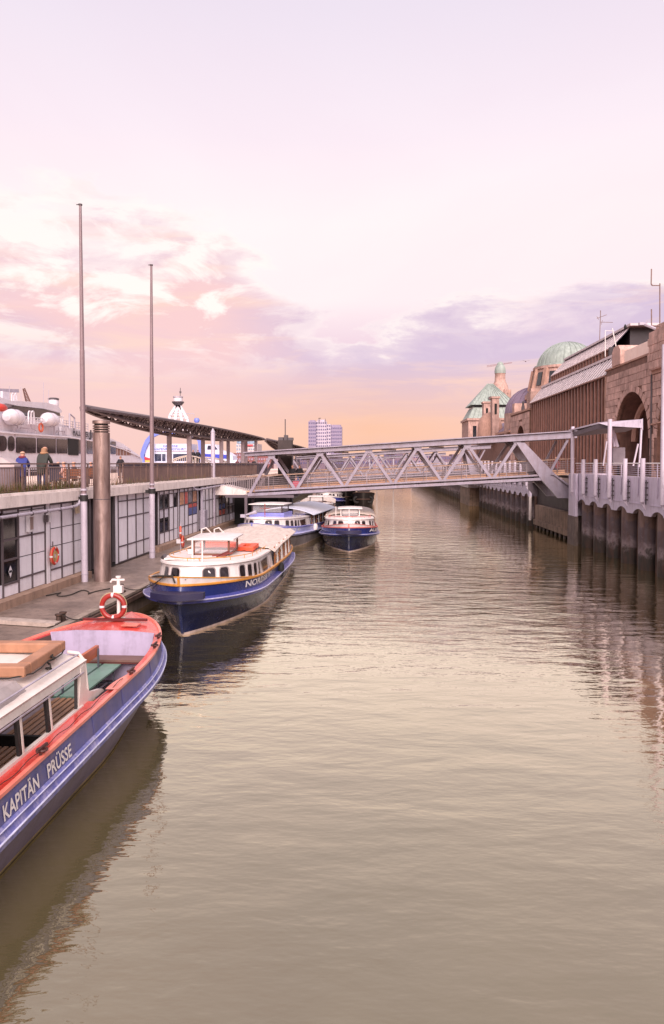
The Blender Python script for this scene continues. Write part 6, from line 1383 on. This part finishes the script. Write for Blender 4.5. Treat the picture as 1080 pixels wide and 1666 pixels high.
mb = MB(); mb.b2((26.0, 81.7, 14), (33.0, 82.0, 18.2)); mb.build('gable_end', mat('dark_gable', (0, 0, 0)), rb, world=True)
mb = MB(); mb.b2((27.9, 80.9, 20.35), (36, 108, 20.6)); mb.build('flat_roof', BAR, rb, world=True)
mb = MB(); mb.b2((25.8, ya, 14), (40, 82, 16.7)); mb.build('terrace', STJ, rb, world=True)
mb = MB(); mb.prism([(28.3, 79.5, 16.8), (31, 79.5, 16.8), (29.6, 79.5, 18.1)], (0, .2, 0)); mb.build('terrace_parasol', mat('maroon_cloth', (120, 50, 56), .8), rb, world=True)
# ================================================================ aerials
def pole(mb, p, q, r=.03): mb.cyl(p, q, r, n=6)
t = thing('forked_aerial', 'tall thin aerial with an offset whip above the stone tower block', 'aerial', P(1073, 531, 60))
mb = MB(); Y = 60; pole(mb, P(1073.4, 533, Y), P(1073.4, 461, Y), .05); pole(mb, P(1073.4, 464.5, Y), P(1061, 464.5, Y), .04); pole(mb, P(1061, 464.5, Y), P(1059.3, 462, Y), .05); pole(mb, P(1059.3, 462, Y), P(1059.8, 437.5, Y), .05); mb.build('mast', mat('aerial_brown', (120, 96, 90), .6), t, world=True)
mb = MB(); pole(mb, P(1059.8, 530, Y), P(1059.8, 503, Y), .05); pole(mb, P(1059.8, 530, Y), P(1074, 530.5, Y), .05); mb.build('short_whip', mat('aerial_brown', (120, 96, 90)), t, world=True)
mb = MB(); pole(mb, P(1044, 526, Y), P(1066, 535, Y), .12); mb.box(P(1043, 527, Y), (.35, .3, .2)); pole(mb, P(1051, 526, Y), P(1053, 522, Y), .04); mb.build('bracket_arm', STEEL, t, world=True)
t = thing('tv_aerial', 'small roof aerial with two crossed rods above the ribbed roof', 'aerial', P(976, 550, 95))
mb = MB(); Y = 95; pole(mb, P(975.3, 556, Y), P(977, 505, Y), .05); pole(mb, P(971, 518, Y), P(987, 512, Y), .035); pole(mb, P(976, 524, Y), P(997, 524.5, Y), .035); pole(mb, P(971, 515, Y), P(974, 520, Y), .03); pole(mb, P(978, 528, Y), P(980, 521, Y), .03); mb.build('rods', mat('aerial_brown', (120, 96, 90)), t, world=True)
t = thing('roof_mast_frame', 'thin frame of rods on the terrace in front of the ribbed roof', 'aerial', P(985, 575, 74))
mb = MB(); Y = 73; pole(mb, P(984.5, 580, Y), P(984.5, 538, Y), .04); pole(mb, P(984.5, 538, Y), P(999, 538.5, Y), .03); pole(mb, P(1003, 568, Y), P(996, 534, Y), .05); pole(mb, P(1003, 566, Y), P(1037, 566, Y), .04); mb.build('rods', BWHITE, t, world=True)
mb = MB(); mb.lathe([(.1, 0), (.16, .2), (.08, .4), (0, .5)], P(1017, 535, 78), 8); tag(mb.build('roof_siren', BLACK), 'tiny dark siren on the flat roof edge', 'siren')
# gull
g = P(855, 588, 80); t = None
mb = MB(); mb.lathe([(0, -.22), (.05, -.15), (.07, 0), (.05, .12), (.02, .25), (0, .27)], n=8); mb.v = [(x + g.x, z + g.y, y + g.z) for x, y, z in mb.v]
for s_ in (-1, 1): mb.add([(g.x, g.y - .08, g.z + .02), (g.x, g.y + .08, g.z + .02), (g.x + s_ * .3, g.y + .06, g.z + .1), (g.x + s_ * .6, g.y + .08, g.z + .02), (g.x + s_ * .3, g.y - .05, g.z + .1)], [(0, 1, 2, 4), (4, 2, 3)])
tag(mb.build('gull', mat('gull_grey', (140, 126, 136), .8)), 'small gull gliding in the sky left of the green dome', 'bird')
# ================================================================ skyline
def block(label, u0, u1, v0, Y, dep, m, wm, cols, rows, wv=None, top=None):
    a = P(u0, v0, Y); b = P(u1, v0, Y); t = thing('far_building', label, 'building', ((a.x + b.x) / 2, Y, 0))
    mb = MB(); mb.b2((a.x, Y, 0), (b.x, Y + dep, a.z)); mb.build('wall', m, t, world=True, smooth=False)
    W_ = (b.x - a.x) / cols; H_ = (a.z - 5) / rows
    for i in range(cols):
        for j in range(rows): mb = MB(); mb.b2((a.x + W_ * (i + .2), Y - .12, 5 + H_ * (j + .25)), (a.x + W_ * (i + .8), Y - .01, 5 + H_ * (j + .72))); mb.build('window', wm, t, world=True, smooth=False)
    if top: mb = MB(); mb.b2((a.x + W_ * .6, Y + 1, a.z), (b.x - W_ * .6, Y + dep - 1, a.z + top)); mb.build('roof_plant', m, t, world=True)
    return t
LW = mat('far_window', (96, 88, 124), .3, var=.3)
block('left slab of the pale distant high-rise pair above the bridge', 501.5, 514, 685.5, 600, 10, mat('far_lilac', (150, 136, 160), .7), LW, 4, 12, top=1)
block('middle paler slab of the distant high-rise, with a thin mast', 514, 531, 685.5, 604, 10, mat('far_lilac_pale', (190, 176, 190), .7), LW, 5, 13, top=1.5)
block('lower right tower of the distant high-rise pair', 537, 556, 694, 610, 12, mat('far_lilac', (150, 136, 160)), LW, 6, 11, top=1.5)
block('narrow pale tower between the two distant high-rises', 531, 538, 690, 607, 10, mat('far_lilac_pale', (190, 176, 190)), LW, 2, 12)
t = thing('far_mast', 'thin flag mast on top of the distant high-rise', 'mast', P(519, 686, 600)); mb = MB(); mb.cyl(P(519, 688, 603), P(519, 680, 603), .25, n=5); mb.box(P(520, 680.5, 603), (2, .2, .6)); mb.cyl(P(529, 688, 603), P(529, 681, 603), .2, n=5); mb.build('rod', STEELD, t, world=True)
h = block('distant hotel with glass upper storeys and red roof lettering strip behind the left canopy', 384, 419, 722, 250, 10, mat('far_cream', (206, 190, 190), .7), mat('far_glass_blue', (130, 150, 170), .3, var=.3), 9, 6)
a = P(385, 713, 252); b = P(414, 721.6, 252); mb = MB(); mb.b2((a.x, 252, b.z), (b.x, 259, a.z)); mb.build('glass_storey', mat('far_glass_blue', (130, 150, 170)), h, world=True); a = P(396, 723, 249.5); b = P(411, 726, 249.5); mb = MB(); mb.b2((a.x, 249.6, b.z), (b.x, 249.8, a.z)); mb.build('red_sign_strip', mat('sign_red', (190, 70, 80), .5), h, world=True)
block('low red brick building at the foot of the distant hotel', 376, 440, 737, 235, 8, mat('far_brick', (140, 90, 90), .85, var=.2), mat('far_window_pale', (150, 130, 150), .4), 16, 3)
rr = random.Random(9); u = 440
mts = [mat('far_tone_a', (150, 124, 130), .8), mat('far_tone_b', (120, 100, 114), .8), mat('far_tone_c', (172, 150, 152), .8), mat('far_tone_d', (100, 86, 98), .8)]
where = ['directly right of the landing hut', 'second right of the landing hut', 'left of the far high-rises', 'below the left far high-rise', 'below the right far high-rise', 'just right of the far high-rises', 'left of the midpoint of the canal', 'at the midpoint of the canal', 'right of the midpoint of the canal', 'three left of the stone pavilion', 'two left of the stone pavilion', 'nearly touching the stone pavilion', 'touching the stone pavilion', 'half behind the stone pavilion', 'behind the stone pavilion', 'behind the hall']
tones = ['mauve', 'grey-violet', 'pale pink', 'dark violet']
k = 0
while u < 760:
    w_ = rr.uniform(14, 34); i = rr.randrange(4); v = rr.uniform(737, 748)
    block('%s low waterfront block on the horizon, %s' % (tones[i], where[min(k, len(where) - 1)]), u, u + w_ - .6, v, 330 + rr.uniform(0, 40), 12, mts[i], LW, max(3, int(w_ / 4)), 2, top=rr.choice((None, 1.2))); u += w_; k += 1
mb = MB(); mb.b2((-200, 300, -2), (140, 325, 2.6)); struct(mb.build('far_bank', mat('far_bank_stone', (110, 92, 90), .9)))
mb = MB(); mb.b2((-900, 900, -2), (900, 1400, 6)); struct(mb.build('distant_shore', mat('distant_shore_tone', (120, 100, 112), .9)))
# masts of moored sailing craft behind the bridge
for k, (u, v0) in enumerate(((601, 742), (613, 745), (640, 743), (705, 744))):
    mb = MB(); mb.cyl(P(u, v0 + 0, 170), P(u, 790, 170), .16, n=6); tag(mb.build('mooring_pile', STEEL), 'pale mooring pile behind the bridges, ' + ('leftmost of four', 'second from left of four', 'third from left of four', 'rightmost of four')[k], 'pile')
# ================================================================ people
SKIN = mat('skin', (190, 140, 118), .6)
def person(loc, rz, label, top, bot, hair, h=1.75, pose='stand', sub=2, scarf=None, long=False, bag=None):
    t = thing('person', label, 'person', loc, rz); k = h / 1.75; t.scale = (k, k, k)
    sit = pose == 'sit'; walk = pose == 'walk'; lean = pose == 'lean'
    oz = -.42 if sit else 0; fw = .14 if lean else 0
    pel = (0, 0, .93 + oz); ch = (0, .02 + fw * .6, 1.28 + oz); nk = (0, .03 + fw, 1.5 + oz); hd = (0, .06 + fw * 1.2, 1.6 + oz); ht = (0, .04 + fw * 1.2, 1.73 + oz)
    J = [(pel, .14, .11), (ch, .16, .11), (nk, .055, .055), (hd, .10, .115), (ht, .09, .10)]; E_ = [(0, 1), (1, 2), (2, 3), (3, 4)]
    Lg, Ar = {}, {}
    for s in (-1, 1):
        st = (.22 if s > 0 else -.18) if walk else 0
        if sit: hip = (s * .1, .02, .5); kn = (s * .12, .45, .5); an = (s * .13, .46, .1); to = (s * .14, .62, .04)
        else: hip = (s * .1, 0, .88); kn = (s * .12, st * .6 + .03, .5); an = (s * .13, st, .09); to = (s * .15, st + .16, .03)
        sh = (s * .17, .02 + fw * .8, 1.41 + oz)
        if lean: el = (s * .21, .14 + fw, 1.16); ha = (s * .12, .34 + fw, 1.12)
        elif sit: el = (s * .26, .12, 1.16 + oz); ha = (s * .15, .36, 1.06 + oz)
        else: el = (s * .27, -st * .3 - .02, 1.14); ha = (s * .27, -st * .7 + .08, .9)
        Lg[s] = (hip, kn, an, to); Ar[s] = (sh, el, ha)
        b = len(J); J += [(hip, .085, .09), (kn, .058, .06), (an, .04, .045), (to, .04, .03)]; E_ += [(0, b), (b, b + 1), (b + 1, b + 2), (b + 2, b + 3)]
        b = len(J); hx = tuple(ha[i] + (0, .04, -.08)[i] for i in range(3)); J += [(sh, .06, .06), (el, .042, .042), (ha, .03, .034), (hx, .028, .02)]; E_ += [(1, b), (b, b + 1), (b + 1, b + 2), (b + 2, b + 3)]
    skin('body', J, E_, SKIN, t, sub)
    # jacket
    J = [((0, -.01, .70 + oz), .21, .18), ((0, 0, .95 + oz), .20, .17), (ch, .19, .15), ((0, .02 + fw, 1.46 + oz), .11, .10)]; E_ = [(0, 1), (1, 2), (2, 3)]
    for s in (-1, 1): sh, el, ha = Ar[s]; b = len(J); J += [(sh, .085, .085), (el, .066, .066), (ha, .052, .052)]; E_ += [(2, b), (b, b + 1), (b + 1, b + 2)]
    skin('jacket', J, E_, top, t, sub, 1)
    J = [((0, 0, .90 + oz), .10, .08)]; E_ = []
    for s in (-1, 1): hip, kn, an, to = Lg[s]; b = len(J); J += [(hip, .105, .11), (kn, .08, .08), ((an[0], an[1], an[2] + .04), .065, .065)]; E_ += [(0, b), (b, b + 1), (b + 1, b + 2)]
    skin('trousers', J, E_, bot, t, sub)
    for s in (-1, 1): hip, kn, an, to = Lg[s]; skin('shoe', [((an[0], an[1] - .04, .05), .05, .05), (to, .05, .035)], [(0, 1)], BLACK, t, 1)
    hp = [((0, .0 + fw * 1.2, 1.62 + oz), .104, .10), ((0, .0 + fw * 1.2, 1.69 + oz), .108, .112)]
    if long: hp = [((0, -.05 + fw, 1.45 + oz), .12, .08)] + hp
    skin('hair', hp, [(i, i + 1) for i in range(len(hp) - 1)], hair, t, sub)
    if scarf: mb = MB(); mb.torus((0, .02 + fw, 1.49 + oz), .095, .05, 'Z', 18, 8); mb.build('scarf', scarf, t)
    return t
def pm(n, c): return mat(n, c, .8, var=.15)
blond, brown, dark = pm('hair_blond', (196, 168, 140)), pm('hair_brown', (120, 84, 60)), pm('hair_dark', (50, 36, 32))
c = P(34, 754, 26.7); person((c.x, c.y, 4.42), R(8), 'person in a blue jacket and dark red scarf, fair hair, leaning near the waste bin', pm('jacket_blue', (46, 54, 120)), pm('skirt_grey', (84, 80, 100)), blond, 1.66, 'lean', scarf=pm('scarf_red', (120, 44, 60)))
c = P(68, 754, 28.0); person((c.x, c.y, 4.42), R(-6), 'person in a dark green jacket with tan hood and blue jeans, seen from behind', pm('jacket_green', (50, 52, 48)), pm('jeans', (70, 78, 116)), pm('hood_tan', (150, 112, 84)), 1.86, 'lean', scarf=pm('fur_tan', (164, 122, 90)), long=True)
c = P(196, 754, 58); person((c.x, c.y, 4.42), R(20), 'lone person in black standing on the promenade right of the steel column', pm('cloth_black', (30, 26, 32)), pm('trousers_grey', (76, 70, 84)), dark, 1.8, 'stand', 1)
for u, Y, col, hair, lab in ((105, 36, (180, 140, 130), dark, 'seated person in pale pink top on the bench behind the railing'), (121, 36.5, (60, 50, 60), brown, 'seated person in dark top next to the one in pale pink'), (96, 39, (58, 52, 84), dark, 'seated person in dark blue, left of the two on the bench'), (149, 42, (70, 56, 66), dark, 'seated person partly hidden by the steel column')):
    c = P(u, 754, Y); person((c.x, c.y, 4.42), R(100), lab, pm('top_%d' % u, col), pm('trousers_dark', (50, 46, 60)), hair, 1.7, 'sit', 1)
for u, Y, zz, lab in ((314, 79, 5.35, 'left one of two dark-clothed people standing on the hump of the gangway'), (322, 79, 5.35, 'right one of two dark-clothed people standing on the hump of the gangway')):
    c = P(u, 754, Y); person((c.x, c.y, zz), R(0), lab, pm('cloth_black', (0, 0, 0)), pm('cloth_black', (0, 0, 0)), blond if u < 320 else brown, 1.75, 'stand', 1)
for u, Y, col, lab in ((404, 88, (60, 40, 44), 'left of two people behind the mesh railing near the bridge landing'), (413, 88, (40, 34, 40), 'right of two people behind the mesh railing near the bridge landing'), (386, 92, (120, 70, 80), 'small figure in dusky pink behind the mesh railing'), (392, 93, (80, 60, 90), 'small figure in violet behind the mesh railing'), (430, 90, (150, 120, 120), 'person in a pale coat behind the end of the bridge roof')):
    c = P(u, 754, Y); person((c.x, c.y, 4.42), R(rr.uniform(-90, 90)), lab, pm('coat_%d' % u, col), pm('cloth_black', (0, 0, 0)), brown, 1.7, 'walk', 1)
c = P(476, 754, 55.4); person((c.x, c.y, 3.71 + .056 * (c.x + 5.22) + .07), R(170), 'person in black standing on the nearest footbridge beside a pale bag, left of a pair', pm('cloth_black', (0, 0, 0)), pm('cloth_black', (0, 0, 0)), dark, 1.75, 'stand', 1)
c = P(487, 754, 55.6); person((c.x, c.y, 3.71 + .056 * (c.x + 5.22) + .07), R(190), 'person in black on the nearest footbridge, right of a pair', pm('cloth_black', (0, 0, 0)), pm('jeans', (70, 78, 116)), brown, 1.7, 'walk', 1)
c = P(481, 754, 55.2); zf = 3.71 + .056 * (c.x + 5.22) + .07
mb = MB(); mb.prism([(c.x - .2, c.y, zf), (c.x + .2, c.y, zf), (c.x + .24, c.y, zf + .5), (c.x - .24, c.y, zf + .5)], (0, .2, 0)); mb.tube([(c.x - .12, c.y + .1, zf + .5), (c.x, c.y + .1, zf + .7), (c.x + .12, c.y + .1, zf + .5)], .015, 5); tag(mb.build('bag', mat('pink_bag', (190, 90, 110), .7)), 'pink and cream bag standing at the feet of the pair on the footbridge', 'bag')
for u, Y, x in ((866, 57.5, 1), (858, 57.3, 1), (905, 60, 1)):
    c = P(u, 754, Y); zf = 3.71 + .056 * (c.x + 5.22) + .07 if u < 890 else 4.45
    person((c.x, c.y, zf), R(40), {866: 'right one of two walkers near the quay end of the footbridge', 858: 'left one of two walkers near the quay end of the footbridge', 905: 'walker on the quay just behind the raking strut'}[u], pm('coat_%d' % u, {866: (150, 110, 100), 858: (60, 50, 60), 905: (140, 60, 60)}[u]), pm('trousers_dark', (0, 0, 0)), brown, 1.7, 'walk', 1)
# pushchair behind the railing
c = P(88, 762, 33); t = thing('pushchair', 'dark folding pushchair parked behind the railing near the first flagpole', 'pushchair', (c.x, c.y, 4.42), .4)
mb = MB(); mb.prism([(-.22, -.3, .4), (.22, -.3, .4), (.22, -.35, .95), (-.22, -.35, .95)], (0, .1, 0)); mb.prism([(-.22, -.25, .38), (.22, -.25, .38), (.22, .2, .45), (-.22, .2, .45)], (0, 0, .06)); mb.build('seat', pm('pram_cloth', (48, 44, 60)), t)
mb = MB(); rows = [[(-.24 + .48 * i / 6, -.35 + .32 * math.sin(a), .9 + .3 * math.cos(a)) for i in range(7)] for a in [math.pi / 2 * j / 6 for j in range(7)]]; mb.grid(rows); mb.build('hood', pm('pram_cloth', (0, 0, 0)), t)
for x in (-.25, .25):
    for y in (-.3, .3): mb = MB(); mb.torus((x, y, .12), .1, .022, 'X', 16, 6); mb.build('wheel', BLACK, t)
    mb = MB(); mb.beam((x, -.3, .12), (x, .25, .5), .025); mb.beam((x, .3, .12), (x, -.45, 1.02), .025); mb.build('frame_tube', STEELD, t)
mb = MB(); mb.beam((-.25, -.45, 1.02), (.25, -.45, 1.02), .03); mb.build('push_handle', STEELD, t)
